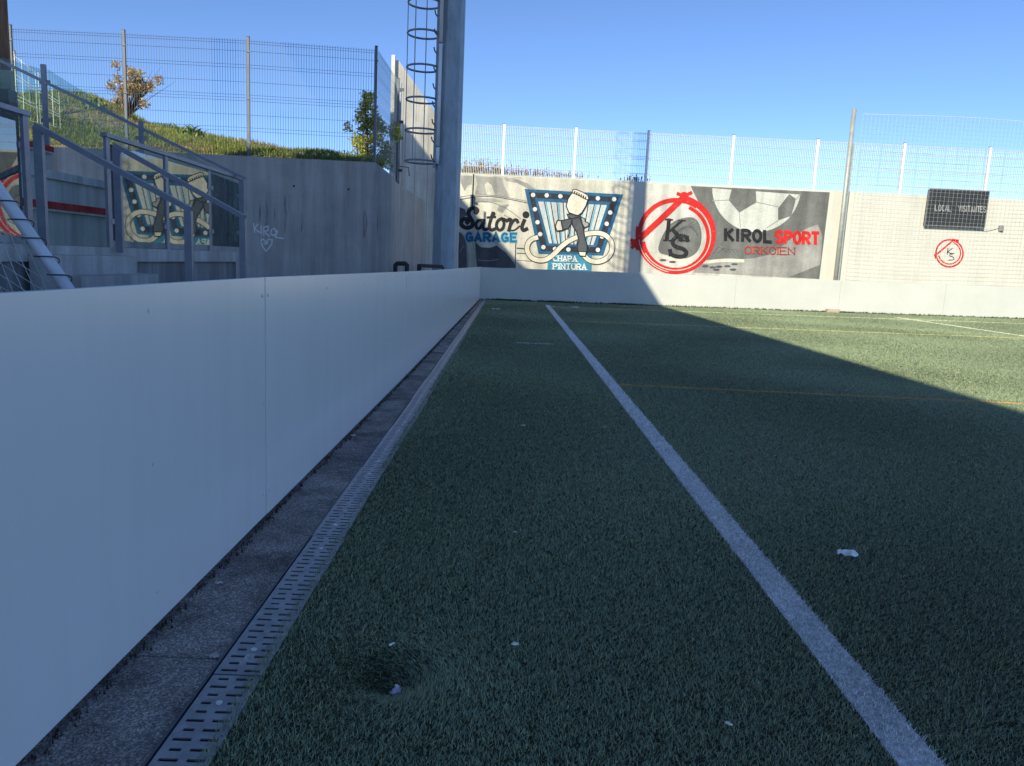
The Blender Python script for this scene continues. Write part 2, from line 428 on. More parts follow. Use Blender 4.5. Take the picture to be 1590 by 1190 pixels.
# ------------------------------------------------------------------ drain
ch = empty('drain_channel', (GR_X, 7, 0), 'long black drain channel frame between concrete strip and turf edge', 'drain channel')
c = MB()
c.box((GR_X-.010, -6, -.13), (GR_X-.004, BACK_Y-.7, .004)); 
world_part(c, 'frame_edge', M_DARKST, ch)
c = MB(); c.box((GR_X-.003, -6, -.135), (GR_X+.135, BACK_Y-.7, -.10)); c.box((GR_X+.128, -6, -.099), (GR_X+.135, BACK_Y-.7, -.006))
world_part(c, 'trough', M_BLACK, ch)
GRATE = mat('galvanised_grate', (.29, .30, .33), .38, .22, 14, spec=.5, metal=.55)
def make_grate():
    b = MB(); L = .996; x0, x1 = 0.0, .125; T = .004
    rows = 28; p = L/rows; sw = .0105
    zt, zb = 0.0, -T
    b.box((x0, 0, zb), (x1, (p-sw)/2, zt)); b.box((x0, L-(p-sw)/2, zb), (x1, L, zt))
    for k in range(rows):
        ya = k*p+(p-sw)/2; yb = ya+sw
        if k < rows-1: b.box((x0, yb, zb), (x1, yb+p-sw, zt))
        if k in (3, 24):                                     # solid bolt row on the middle
            b.box((x0, ya, zb), (.018, yb, zt)); b.box((.042, ya, zb), (.082, yb, zt)); b.box((.106, ya, zb), (x1, yb, zt)); continue
        if k % 2 == 0: sl_ = [(.012, .054), (.073, .113)]
        else: sl_ = [(.020, .046), (.065, .105)]
        e = x0
        for a, c_ in sl_:
            b.box((e, ya, zb), (a, yb, zt)); e = c_
        b.box((e, ya, zb), (x1, yb, zt))
    b.box((x0, 0, -.022), (x0+.004, L, zb)); b.box((x1-.004, 0, -.022), (x1, L, zb))
    return b
g0 = make_grate()
y = 1.825 - 2*1.0
k = 0
first = None
gl_words = ['nearest', 'second', 'third', 'fourth', 'fifth', 'sixth', 'seventh', 'eighth', 'ninth', 'tenth', 'eleventh', 'twelfth', 'thirteenth',
            'fourteenth', 'fifteenth', 'sixteenth', 'seventeenth', 'eighteenth', 'nineteenth', 'twentieth', 'twenty first', 'twenty second']
y = 1.825 - 1.0
while y < BACK_Y-1.6:
    if first is None:
        e = empty('drain_grate', (GR_X, y, .003), '', 'drain grate', 'slotted drain grates along the turf edge')
        o = g0.build('grating', GRATE, e)
        first = [e, o]
        for kk in (3.5, 24.5):
            bo = MB(); bo.tube([(.062, kk*.996/28, -.002), (.062, kk*.996/28, .0035)], .008, 10); first.append(bo.build('bolt', mat('bolt_grey', (.66, .67, .68), .35, .1, 10), e))
    else:
        e = first[0].copy(); COL.objects.link(e)
        for s in first[1:]:
            d = s.copy(); COL.objects.link(d); d.parent = e
    e.location = (GR_X + rng.normal(0, .0012), y, .003+rng.normal(0, .0008)); e.rotation_euler = (0, rng.normal(0, .006), rng.normal(0, .0012))
    e['label'] = ('slotted grey steel drain grate nearest the camera beside the concrete strip' if k == 0 else
                  gl_words[k]+' slotted grey steel drain grate from the near end of the turf edge')
    k += 1; y += 1.0

# ------------------------------------------------------------------ left boards
M_BOARD = mat('white_board_panel', (.87, .87, .85), .24, .025, 2.2, bump=.012, bscale=1.1, spec=.75, stretch=(1, 2.5, .22), amt=(.3, .6))
M_BOARDE = mat('board_seam_dark', (.06, .065, .07), .6)
M_CAP = mat('board_top_edge', (.72, .74, .78), .5, .06, 4)
lb = empty('perimeter_board', (XB(8), 8, 0), 'long white perimeter board running along the left edge of the pitch', 'perimeter board')
js = [-4.45, -.75, 3.0, 6.8, 10.45, 14.2, 17.9, BACK_Y-.01]
for i in range(len(js)-1):
    y0, y1 = js[i]+.008, js[i+1]-.008
    ym = (y0+y1)/2; pb = MB()
    off = (.0, .003, .0015, .004, .001, .0035, .002)[i]
    cols = []
    for yy in (y0, ym, y1):
        zb = .018 + (.004 if i % 2 else 0)
        x = XB(yy)+off
        cols.append([(x, yy, zb), (x, yy, ZB(yy)), (x-.018, yy, ZB(yy)), (x-.018, yy, zb)])
    v = [p for c_ in cols for p in c_]
    fs = []
    for s in range(2):
        for q in range(4):
            a, b_ = s*4+q, s*4+(q+1) % 4; fs.append((a, a+4, b_+4, b_))
    fs += [(0, 1, 2, 3), (11, 10, 9, 8)]
    pb.add(v, fs)
    po = world_part(pb, 'board_panel', M_BOARD, lb, bevel=.0012)
    n = 5
    for q in range(n):
        yy = y0+.03+(y1-y0-.06)*q/(n-1)
        for zf in (.93, .5, .12):
            c_ = Vector((XB(yy)+off, yy, ZB(yy)*zf)); bolt = MB(); bolt.ball(c_, .0085, 8, 5, (.45, 1, 1)); world_part(bolt, 'bolt', mat('bolt_grey', (.66, .67, .68), .35, .1, 10), po)
fr = MB()
for yy in np.arange(-4, 21.5, 1.85): fr.box((XB(yy)-.075, yy-.03, -.005), (XB(yy)-.02, yy+.03, ZB(yy)-.03))
world_part(fr, 'support_post', M_STEEL, lb)
fr = MB()
for i in range(len(js)-1):
    for (ya, yb) in ((js[i], (js[i]+js[i+1])/2), ((js[i]+js[i+1])/2, js[i+1])):
        fr.prism([(XB(ya)-.0195, ya, ZB(ya)-.004), (XB(ya)-.055, ya, ZB(ya)-.004), (XB(yb)-.055, yb, ZB(yb)-.004), (XB(yb)-.0195, yb, ZB(yb)-.004)], (0, 0, -.03))
world_part(fr, 'top_rail', M_CAP, lb)
fr = MB(); fr.box((XB(8)-.2, -4.4, .0), (XB(8)-.12, BACK_Y-.05, .05)); world_part(fr, 'kick_rail', M_BOARDE, lb)
for yj in js[1:-1]:
    fr = MB(); fr.box((XB(yj)-.05, yj-.04, .02), (XB(yj)-.022, yj+.04, ZB(yj)-.036)); world_part(fr, 'joint_strip', M_BOARDE, lb)

# ------------------------------------------------------------------ back boards
bb = empty('perimeter_board', (8, BACK_Y, 0), 'white perimeter board crossing the far end below the painted wall', 'perimeter board')
xj = [XB(BACK_Y)]+[at(px_, 440, Y=BACK_Y).x for px_ in (1143, 1306, 1470, 1640)]+[20.5, 25, 30]
M_BOARD2 = mat('white_end_board', (.60, .60, .54), .5, .05, .9, bump=.01, bscale=1.0, spec=.35)
def zbt(x): return float(np.interp(x, [-1, 14.6, 30], [at(747, 415.3, Y=BACK_Y).z, at(1588, 446, Y=BACK_Y).z, 1.1]))
for i in range(len(xj)-1):
    a, b_ = xj[i]+.003, xj[i+1]-.003
    pb = MB(); o_ = (.0, .004, .002, .005, .001, .003, 0)[i]
    yf = BACK_Y-o_
    pb.prism([(a, yf, crown(a)+.015), (b_, yf, crown(b_)+.015), (b_, yf, zbt(b_)), (a, yf, zbt(a))], (0, .02, 0))
    world_part(pb, 'board_panel', M_BOARD2, bb, bevel=.001)
fr = MB()
for x in np.arange(-.3, 29, 1.9): fr.box((x, BACK_Y+.022, -.1), (x+.06, BACK_Y+.08, zbt(x)-.03))
world_part(fr, 'support_post', M_STEEL, bb)
# ------------------------------------------------------------------ terrain behind walls
terr = MB(); terr.face([(-1.8, WALL_Y+.3, 3.42), (40, WALL_Y+.3, 3.42), (60, 60, 3.6), (-1.8, 60, 3.6)])
tag(terr.build('upper_ground', mat('dry_grass_ground', (.16, .14, .06), .95, .4, 1.5)), kind='structure')

# ------------------------------------------------------------------ back wall with its painted murals
bw = empty('painted_wall', (6, WALL_Y, 0), 'tall whitewashed concrete wall with painted sponsor murals at the far end', 'wall')
M_WALL = concrete('whitewashed_concrete', (.66, .645, .565), dark=.93, seed=2.0, var=.35)
zt0 = at(740, 270, Y=WALL_Y).z; zt1 = at(1588, 312, Y=WALL_Y).z
b = MB(); b.prism([(-1.76, WALL_Y, -.15), (40, WALL_Y, -.15), (40, WALL_Y, zt1), (-1.76, WALL_Y, zt0)], (0, .28, 0))
world_part(b, 'wall_slab', M_WALL, bw)
LAYER = [0]
def W(x, y, k): return at(x, y, Y=WALL_Y-.0022*k)
def z5(p): return (690+p[0]/4.959, 180+p[1]/4.959)
def z6(p): return (950+p[0]/4.408, 200+p[1]/4.408)
def z8(p): return (1250+p[0]/4.668, 300+p[1]/4.668)
def z7(p): return (1250+p[0]/4.668, 150+p[1]/4.668)
def zs(p): return (700+p[0]/7.0, 260+p[1]/7.0)
def paint(name, col, rough=.75, var=.12, scale=3.0, wear=True):
    return mat('paint_'+name, col, rough, var, scale, spec=.25, detail=8)
def pface(mb, pts, k, conv=lambda p: p): mb.face([W(*conv(p), k) for p in pts])
def stroke(mb, pts, wd, k, conv=lambda p: p, closed=False, taper=None):
    """a painted stroke of width wd along pts (pts and wd in the drawing's own units)"""
    P = [Vector((p[0], p[1])) for p in pts]; n = len(P); Lf, Rt = [], []
    for i in range(n):
        if closed: d0, d1 = P[i]-P[i-1], P[(i+1) % n]-P[i]
        else:
            d0 = P[i]-P[i-1] if i else P[1]-P[0]; d1 = P[i+1]-P[i] if i < n-1 else P[-1]-P[-2]
        if d0.length < 1e-9: d0 = d1
        if d1.length < 1e-9: d1 = d0
        d0 = d0.normalized(); d1 = d1.normalized(); t = d0+d1
        if t.length < .2: t = d1
        t.normalize(); nn = Vector((-t.y, t.x)); cs = max(.5, abs(nn.dot(Vector((-d1.y, d1.x)))))
        ww = wd/2*(taper[i] if taper else 1)/cs
        e = Vector((0, 0))
        if not closed and i == 0: e = -d1*wd*.28
        if not closed and i == n-1: e = d0*wd*.28
        Lf.append(P[i]+nn*ww+e); Rt.append(P[i]-nn*ww+e)
    vs = [W(*conv(p), k) for p in Lf]+[W(*conv(p), k) for p in Rt]
    fs = [(i, (i+1) % n, n+(i+1) % n, n+i) for i in range(n if closed else n-1)]
    mb.add(vs, fs)
def smooth(pts, it=2, closed=False):
    P = [tuple(map(float, p)) for p in pts]
    for _ in range(it):
        Q = [] if closed else [P[0]]
        n = len(P)
        for i in range(n if closed else n-1):
            a, b_ = P[i], P[(i+1) % n]
            Q += [(a[0]*.75+b_[0]*.25, a[1]*.75+b_[1]*.25), (a[0]*.25+b_[0]*.75, a[1]*.25+b_[1]*.75)]
        if not closed: Q.append(P[-1])
        P = Q
    return P
def circ(c_, r, n=20, ry=None, a0=0, a1=360):
    full = abs(a1-a0) >= 360
    N = n if full else n+1
    return [(c_[0]+r*math.cos(math.radians(a0+(a1-a0)*i/n)), c_[1]-(ry or r)*math.sin(math.radians(a0+(a1-a0)*i/n))) for i in range(N)]

def A_(cx, cy, rx, ry, a0, a1, n=10): return [(cx+rx*math.cos(math.radians(a0+(a1-a0)*i/n)), cy+ry*math.sin(math.radians(a0+(a1-a0)*i/n))) for i in range(n+1)]
GLY = {
 'A': [[(0, 0), (.5, 1), (1, 0)], [(.2, .33), (.8, .33)]],
 'C': [A_(.55, .5, .5, .5, 50, 310)],
 'E': [[(.95, 1), (0, 1), (0, 0), (.95, 0)], [(0, .52), (.8, .52)]],
 'G': [A_(.53, .5, .5, .5, 48, 300)+[(1, .12), (1, .45), (.58, .45)]],
 'H': [[(0, 0), (0, 1)], [(1, 0), (1, 1)], [(0, .5), (1, .5)]],
 'I': [[(.5, 0), (.5, 1)]],
 'K': [[(0, 0), (0, 1)], [(.95, 1), (.05, .45)], [(.25, .58), (1, 0)]],
 'L': [[(0, 1), (0, 0), (.9, 0)]],
 'N': [[(0, 0), (0, 1), (1, 0), (1, 1)]],
 'O': [A_(.5, .5, .5, .5, 90, 430, 17)],
 'P': [[(0, 0), (0, 1)], [(0, .98)]+A_(.5, .73, .5, .25, 90, -90)+[(.0, .48)]],
 'R': [[(0, 0), (0, 1)], [(0, .98)]+A_(.5, .73, .5, .25, 90, -90)+[(.0, .48)], [(.45, .46), (1, 0)]],
 'S': [A_(.5, .74, .46, .26, 30, 270, 9)+A_(.5, .24, .48, .24, 90, -150, 9)],
 'T': [[(0, 1), (1, 1)], [(.5, 1), (.5, 0)]],
 'U': [[(0, 1), (0, .4)]+A_(.5, .4, .5, .4, 180, 360)+[(1, .4), (1, 1)]],
 'V': [[(0, 1), (.5, 0), (1, 1)]],
}
def lettering(mb, text, x0, x1, yb0, yb1, hgt, wd, k, conv, gap=.28, serif=0.0, iw=.35, lean=0.0, w_map=None):
    """letters from x0 to x1 on a base line that goes from yb0 to yb1 (y down, drawing units)"""
    ws = [(.35 if ch_ == ' ' else iw if ch_ == 'I' else 1.0) for ch_ in text]
    tot = sum(ws)+gap*(len(text)-1); u = (x1-x0)/tot; x = x0
    for ch_, cw in zip(text, ws):
        if ch_ != ' ':
            for si, pl in enumerate(GLY[ch_]):
                def T(p):
                    px_ = x+p[0]*cw*u + lean*hgt*p[1]; f = (px_-x0)/(x1-x0); return (px_, yb0+(yb1-yb0)*f-p[1]*hgt)
                stroke(mb, [T(p) for p in pl], wd, k+.12*si, conv, closed=(ch_ == 'O'))
                if serif and ch_ not in 'OCGS':
                    for p in (pl[0], pl[-1]):
                        if p[1] in (0, 1) and not (ch_ in 'ELT' and p[0] > .1 and si == 0 and ch_ != 'T'):
                            c_ = T(p); stroke(mb, [(c_[0]-serif, c_[1]), (c_[0]+serif, c_[1])], wd*.55, k+.2+.05*si, conv)
        x += (cw+gap)*u

P_BLACK = paint('black', (.022, .022, .026), .6, .3, 12)
P_CREAM = paint('cream', (.74, .68, .55), .75, .08, 6)
P_WHITE = paint('white', (.74, .74, .70), .7, .05, 6)
P_GREYL = paint('pale_grey', (.36, .35, .32), .8, .16, 2.2)
P_GREYM = paint('mid_grey', (.175, .178, .165), .8, .16, 2.0)
P_GREYD = paint('dark_grey', (.10, .105, .115), .8, .2, 3.0)
P_BLUE = paint('blue', (.020, .125, .245), .65, .15, 9)
P_BLUEL = paint('light_blue', (.16, .42, .56), .65, .1, 9)
P_NAVY = paint('navy', (.030, .034, .050), .6, .25, 9)
P_RED = paint('red', (.72, .025, .022), .6, .1, 7)
P_GUN = paint('gun_grey', (.088, .098, .11), .7, .15, 9)

def part(mb, name, m, parent): return world_part(mb, name, m, parent)
# ---- left mural: garage sign
b = MB()
b.prism([W(700, 269.5, 1), W(979, 283, 1), W(970, 424, 1), W(695, 424, 1)], (0, .0015, 0))
mu = part(b, 'mural', paint('mural_beige', (.62, .59, .49), .8, .22, 1.3), bw); mu['label'] = 'garage mural with a lamp framed sign and spray gun'
b = MB()
for pg in ([(265, 95), (560, 112), (575, 190), (635, 325), (485, 308), (440, 190), (395, 160), (365, 190), (390, 300), (258, 292), (290, 180)],
           [(110, 90), (235, 92), (225, 185), (180, 205), (150, 260), (108, 170)],
           [(575, 112), (690, 120), (830, 175), (925, 235), (840, 235), (720, 170), (600, 150)],
           [(520, 420), (640, 400), (560, 500), (500, 470)], [(250, 330), (470, 340), (560, 372), (380, 385), (250, 372)]):
    pface(b, pg, 2, zs)
part(b, 'painted_shading', P_GREYL, mu)
b = MB()
for pg in ([(82, 700), (130, 720), (172, 800), (190, 930), (192, 1095), (82, 1095)], [(262, 812), (330, 870), (430, 875), (500, 850), (600, 930), (690, 1040), (700, 1095), (288, 1095), (275, 960)],
           [(90, 430), (150, 455), (180, 520), (110, 560), (92, 640)]):
    pface(b, pg, 2.4, zs)
for pl, wd in (([(105, 350), (300, 315), (480, 318), (690, 358), (850, 392)], 9), ([(110, 320), (300, 298), (500, 306), (840, 372)], 5), ([(250, 380), (420, 370), (600, 440), (760, 560)], 5),
               ([(60, 930), (110, 960), (125, 1090)], 7), ([(720, 880), (860, 890)], 16), ([(720, 935), (880, 940)], 10), ([(715, 1010), (980, 1030)], 6), ([(580, 520), (660, 560)], 5)):
    stroke(b, smooth([p for p in pl]), wd, 2.7, zs)
part(b, 'painted_car', P_GREYD, mu)
b = MB()
for pl, wd in (([(110, 705), (160, 760), (182, 900), (182, 1090)], 15), ([(235, 815), (270, 940), (285, 1090)], 5), ([(100, 920), (140, 850)], 5), ([(300, 1010), (420, 1020), (520, 1000)], 8)):
    stroke(b, smooth(pl), wd, 3.0, zs)
part(b, 'painted_highlight', P_GREYL, mu)
b = MB()
for pl, wd in (([(248, 78), (240, 260), (232, 440)], 14), ([(706, 820), (700, 1095)], 10)): stroke(b, pl, wd, 3.2, zs)
part(b, 'wall_joint', P_BLACK, mu)
# script lettering
b = MB()
sc = [([(272, 492), (292, 470), (270, 446), (232, 442), (198, 468), (190, 510), (214, 556), (240, 596), (236, 640), (186, 662), (130, 648), (106, 606), (128, 566), (172, 560), (192, 588), (172, 606)], 46),
      ([(352, 578), (300, 572), (268, 618), (282, 668), (318, 664), (350, 600)], 34), ([(362, 572), (344, 640), (362, 684), (402, 668)], 34),
      ([(458, 494), (428, 590), (412, 652), (440, 688), (482, 668)], 36), ([(398, 546), (484, 540)], 26),
      ([(556, 556), (508, 580), (490, 640), (522, 690), (566, 672), (584, 606), (556, 556), (600, 576)], 34),
      ([(604, 584), (646, 560), (658, 586), (630, 690)], 38), ([(646, 636), (676, 580), (716, 566), (728, 600)], 34), ([(634, 684), (690, 690), (748, 640)], 18),
      ([(800, 574), (768, 650), (786, 692), (830, 668)], 40)]
for i, (pl, wd) in enumerate(sc): stroke(b, smooth(pl), wd, 4.2+.08*i, zs)
pface(b, circ((816, 516), 38), 5.2, zs); pface(b, circ((274, 488), 27), 5.1, zs); pface(b, circ((462, 506), 24), 5.15, zs)
le = part(b, 'lettering', P_BLACK, mu)
b = MB(); lettering(b, 'GARAGE', 168, 715, 800, 806, 84, 40, 4, zs, gap=.55, iw=.4); part(b, 'lettering_outline', P_BLUEL, mu)
b = MB(); lettering(b, 'GARAGE', 168, 715, 800, 806, 84, 25, 5, zs, gap=.55, iw=.4); part(b, 'lettering', P_BLUE, mu)
# sign board with lamps
b = MB(); pface(b, [(618, 563), (1376, 606), (1222, 1077), (725, 1064)], 4, z5); part(b, 'sign_border', P_BLUE, mu)
b = MB(); pface(b, [(650, 588), (1342, 628), (1200, 1057), (747, 1043)], 5, z5); part(b, 'lamp_band', P_NAVY, mu)
b = MB(); pface(b, [(697, 634), (1278, 664), (1170, 1012), (788, 998)], 6, z5); part(b, 'sign_border', P_BLUE, mu)
b = MB(); pface(b, [(722, 660), (1252, 688), (1148, 996), (806, 982)], 7, z5); part(b, 'slat_field', paint('slat_white', (.56, .60, .58), .7, .08, 6), mu)
b1, b2 = MB(), MB()
for i in range(1, 11):
    f = i/11; t = (722+530*f, 661+28*f); bt = (806+342*f+(-1)**i*4, 981+14*f)
    tp = (t[0]*.75+bt[0]*.25+ (0), t[1]); stroke(b1, [t, bt], 7, 8.5, z5)
    if i % 2: stroke(b2, [(t[0]+13, t[1]+3), (bt[0]+8, bt[1]-2)], 11, 8, z5)
part(b1, 'slat_line', P_NAVY, mu); part(b2, 'slat_shade', P_BLUEL, mu)
b = MB()
for p in ((683, 610), (788, 613), (893, 620), (1182, 636), (1307, 643), (1277, 745), (1250, 832), (1215, 930), (1182, 1033), (955, 1030), (852, 1026), (762, 1012), (738, 912), (717, 820), (697, 720)):
    pface(b, circ(p, 17, 14), 7.5, z5)
part(b, 'lamp_dot', P_WHITE, mu)
b = MB(); pface(b, [(800, 1064), (1136, 1072), (1130, 1215), (790, 1215)], 9, z5); part(b, 'plaque', paint('plaque_blue', (.045, .24, .36), .65, .12, 9), mu)
b = MB(); lettering(b, 'CHAPA', 838, 1018, 1117, 1122, 40, 9, 11, z5, gap=.38, serif=11, iw=.4); lettering(b, 'PINTURA', 838, 1090, 1180, 1184, 42, 9, 11, z5, gap=.38, serif=11, iw=.3)
part(b, 'lettering', P_WHITE, mu)
# hose, then spray gun
hose = smooth([(712, 938), (672, 948), (640, 985), (634, 1040), (668, 1096), (730, 1116), (790, 1108), (850, 1062), (905, 1000), (980, 950), (1080, 912), (1170, 898), (1240, 915), (1288, 965), (1296, 1030), (1262, 1095), (1190, 1128), (1120, 1118), (1080, 1085), (1068, 1055)], 3)
b = MB(); stroke(b, hose, 44, 12, z5); part(b, 'hose_outline', P_BLACK, mu)
b = MB(); stroke(b, hose, 34, 13, z5); part(b, 'hose', P_CREAM, mu)
def outlined(pts, name, m, k, ow=9):
    q = MB(); pface(q, pts, k+.5, z5); part(q, name, m, mu)
    q = MB(); stroke(q, pts, ow, k+1.0, z5, closed=True); part(q, 'outline', P_BLACK, mu)
outlined([(990, 800), (972, 838), (962, 900), (945, 940), (958, 870), (955, 815)], 'trigger', P_CREAM, 14, 7)
outlined([(982, 792), (1040, 780), (1066, 850), (1080, 930), (1100, 1000), (1098, 1048), (1030, 1048), (1022, 1000), (1036, 960), (1020, 900), (985, 840)], 'gun_grip', P_GUN, 15)
outlined([(984, 790), (900, 808), (905, 882), (955, 866), (975, 830)], 'gun_barrel', P_GUN, 16.6)
outlined([(945, 758), (1040, 758), (1050, 775), (985, 792), (955, 786)], 'gun_body', P_GUN, 18.2, 7)
outlined([(898, 808), (870, 806), (854, 850), (866, 888), (912, 882)], 'nozzle', P_CREAM, 19)
outlined([(1050, 782), (1080, 790), (1085, 815), (1112, 826), (1112, 848), (1078, 862), (1062, 830)], 'knob', P_GREYL, 19.5, 7)
outlined([(1032, 1046), (1092, 1048), (1086, 1082), (1042, 1078)], 'hose_coupling', P_CREAM, 20, 7)
outlined([(988, 585), (1108, 636), (1092, 690), (1060, 745), (1030, 768), (1000, 762), (958, 745), (938, 695), (952, 640)], 'paint_cup', P_CREAM, 20.5)
outlined([(984, 592), (990, 568), (1012, 566), (1060, 586), (1104, 612), (1112, 640), (1100, 648), (1040, 614)], 'cup_lid', P_CREAM, 22, 7)
b = MB()
for i in range(6): stroke(b, [(1004+i*17, 582+i*8.5), (1000+i*17, 600+i*8.5)], 9, 24, z5)
part(b, 'lid_ridges', P_BLACK, mu)

# ---- right mural: sports club
b = MB(); b.prism([W(1003, 285, 1), W(1288, 298.5, 1), W(1272, 434, 1), W(990, 424, 1)], (0, .0015, 0))
mv = part(b, 'mural', paint('mural_pale', (.64, .62, .55), .8, .2, 1.1), bw); mv['label'] = 'sports club mural with a red ring, football and boots'
b = MB(); pface(b, [(540, 393), (1492, 436), (1420, 1030), (640, 985), (690, 700), (620, 560)], 2, z6); part(b, 'painted_shading', P_GREYM, mv)
b = MB(); pface(b, smooth([(600, 900), (760, 870), (900, 900), (1100, 860), (1290, 700), (1450, 640), (1418, 1030), (560, 985)], 1), 2.6, z6); part(b, 'painted_shading', P_GREYL, mv)
ball = [(990+303*math.cos(math.radians(t)), 405+303*math.sin(math.radians(t))) for t in np.linspace(-12, 192, 50)]
ball = [p for p in ball if p[1] > 398+.0452*(p[0]-540)]
b = MB(); pface(b, ball, 3.4, z6); part(b, 'painted_ball', paint('ball_white', (.62, .63, .56), .8, .1, 1.5), mv)
b = MB()
for pg in ([(822, 407), (985, 414), (990, 505), (872, 575), (800, 490)], [(1215, 447), (1260, 482), (1228, 598), (1138, 628), (1138, 545)]): pface(b, pg, 4.2, z6)
part(b, 'painted_patch', P_GREYM, mv)
b = MB()
for pl in ([(690, 492), (800, 490)], [(990, 503), (1138, 535)], [(872, 575), (880, 680)], [(1255, 490), (1290, 450)], [(1140, 628), (1060, 680)]): stroke(b, pl, 6, 4.3, z6)
part(b, 'painted_seam', P_GREYL, mv)
b = MB()
pface(b, smooth([(310, 850), (330, 760), (400, 640), (520, 600), (590, 620), (620, 720), (600, 840), (500, 900), (400, 870)], 2, True), 3.6, z6)
pface(b, smooth([(690, 780), (790, 765), (860, 830), (920, 880), (900, 900), (800, 885), (690, 895), (640, 900)], 1, True), 3.7, z6)
part(b, 'painted_boot', P_GREYM, mv)
b = MB()
for i in range(7): stroke(b, smooth([(390+i*18, 790-i*4), (450+i*14, 690-i*8), (560+i*5, 640+i*16)], 2), 4, 4.4+.02*i, z6)
for p in ((350, 900), (415, 912), (640, 942), (690, 950), (735, 945), (790, 942), (840, 928), (715, 966), (830, 965)): pface(b, circ(p, 24, 10, 8), 4.8, z6)
for i in range(4): stroke(b, smooth([(690+i*40, 860-i*8), (730+i*40, 800+i*8), (790+i*25, 850)], 2), 4, 4.6+.02*i, z6)
part(b, 'painted_line', P_GREYD, mv)
b = MB(); stroke(b, smooth([(310, 870), (420, 895), (520, 905)], 2), 26, 4.1, z6); stroke(b, smooth([(630, 915), (770, 900), (900, 905)], 2), 22, 4.15, z6); part(b, 'painted_sole', P_CREAM, mv)
# red ring drawn as two brush rings, a chord and two knots
b = MB()
ring = [p for p in circ((437, 735), 250, 64, 246)]
stroke(b, ring, 30, 6, z6, closed=True)
stroke(b, [(437+(262)*math.cos(math.radians(a)), 722-(258)*math.sin(math.radians(a))) for a in range(-190, 80, 6)], 26, 6.4, z6)
stroke(b, [(437+(222)*math.cos(math.radians(a)), 742-(222)*math.sin(math.radians(a))) for a in range(-170, 70, 6)], 24, 6.6, z6)
stroke(b, [(172, 770), (330, 625), (492, 470)], 40, 6.8, z6)
for kx, ky, dr in ((495, 462, ((-45, -18), (48, -24), (30, 22), (-38, 24))), (160, 785, ((-26, -24), (22, -30), (-22, 30), (18, 40)))):
    pface(b, circ((kx, ky), 30, 12), 7.0, z6)
    for dx, dy in dr: stroke(b, [(kx, ky), (kx+dx, ky+dy)], 22, 7.2+.02*(dx+dy)/50, z6)
part(b, 'ring', P_RED, mv)
b = MB(); stroke(b, [(437+239*math.cos(math.radians(a)), 735-235*math.sin(math.radians(a))) for a in range(-150, 58, 6)], 6, 7.4, z6)
stroke(b, [(437+252*math.cos(math.radians(a)), 735-250*math.sin(math.radians(a))) for a in range(186, 262, 6)], 5, 7.5, z6); part(b, 'ring_slit', P_CREAM, mv)
b = MB()
stroke(b, [(392, 622), (376, 762)], 26, 8, z6); stroke(b, [(482, 628), (398, 700)], 16, 8.1, z6); stroke(b, [(416, 690), (480, 764)], 28, 8.2, z6)
for p in ((392, 622), (378, 764), (480, 628), (482, 766)): stroke(b, [(p[0]-24, p[1]), (p[0]+24, p[1]+2)], 10, 8.3, z6)
stroke(b, smooth([(520, 768), (512, 742), (470, 732), (425, 748), (412, 785), (440, 812), (490, 822), (516, 850), (490, 878), (440, 876), (405, 862), (398, 832)], 2), 28, 8.5, z6)
stroke(b, [(522, 735), (518, 772)], 12, 8.6, z6); stroke(b, [(400, 828), (394, 872)], 12, 8.6, z6)
part(b, 'lettering', P_BLACK, mv)
b = MB(); lettering(b, 'KIROL', 778, 1096, 762, 776, 74, 22, 8, z6, gap=.5, iw=.3); part(b, 'lettering', P_BLACK, mv)
b = MB(); lettering(b, 'SPORT', 1124, 1414, 778, 790, 76, 22, 8, z6, gap=.5, iw=.3); part(b, 'lettering', P_RED, mv)
b = MB(); lettering(b, 'ORKOIEN', 912, 1252, 855, 864, 48, 8, 8, z6, gap=.28, iw=.12, serif=10); part(b, 'lettering', paint('dull_red', (.42, .05, .035), .7, .1, 7), mv)
# ---- small club mark to the right
b = MB(); stroke(b, circ((1047, 437), 98, 48), 12, 1.5, z8, closed=True)
stroke(b, [(1047+80*math.cos(math.radians(a)), 434-80*math.sin(math.radians(a))) for a in range(-165, 75, 6)], 9, 1.7, z8)
stroke(b, [(948, 450), (1068, 348)], 12, 1.9, z8); stroke(b, [(1068, 338), (1110, 346)], 16, 2, z8); stroke(b, [(940, 445), (950, 472)], 14, 2, z8)
sm_ = part(b, 'small_ring', P_RED, bw)
b = MB(); stroke(b, [(1036, 400), (1030, 446)], 6, 2, z8); stroke(b, [(1068, 402), (1034, 425), (1066, 446)], 6, 2.1, z8)
stroke(b, smooth([(1082, 440), (1052, 438), (1048, 458), (1078, 464), (1080, 484), (1042, 486)], 1), 6, 2.3, z8)
part(b, 'lettering', P_BLACK, sm_)

# scoreboard on the wall
def onwall(px_, py_, d): return at(px_, py_, Y=WALL_Y-d)
sbc = [z7(p) for p in ((905, 672), (1335, 690), (1298, 950), (868, 932))]
sb = empty('scoreboard', onwall(*z7((1100, 940)), .1), 'black rectangular scoreboard lettered for home and visiting teams on white wall', 'scoreboard')
b = MB(); b.prism([onwall(*p, .12) for p in sbc], (0, .11, 0)); world_part(b, 'panel', mat('scoreboard_black', (.028, .030, .030), .45, .2, 5), sb, bevel=.012)
def W2(x, y, k): return at(x, y, Y=WALL_Y-.12-.002*k)
_W = W
W = W2
b = MB(); lettering(b, 'LOCAL', 944, 1058, 828, 833, 42, 5.5, 1, z7, gap=.45); lettering(b, 'VISITANTES', 1114, 1310, 834, 840, 42, 5, 1, z7, gap=.5, iw=.2)
world_part(b, 'lettering', paint('worn_white', (.42, .42, .41), .7, .2, 9), sb)
b = MB()
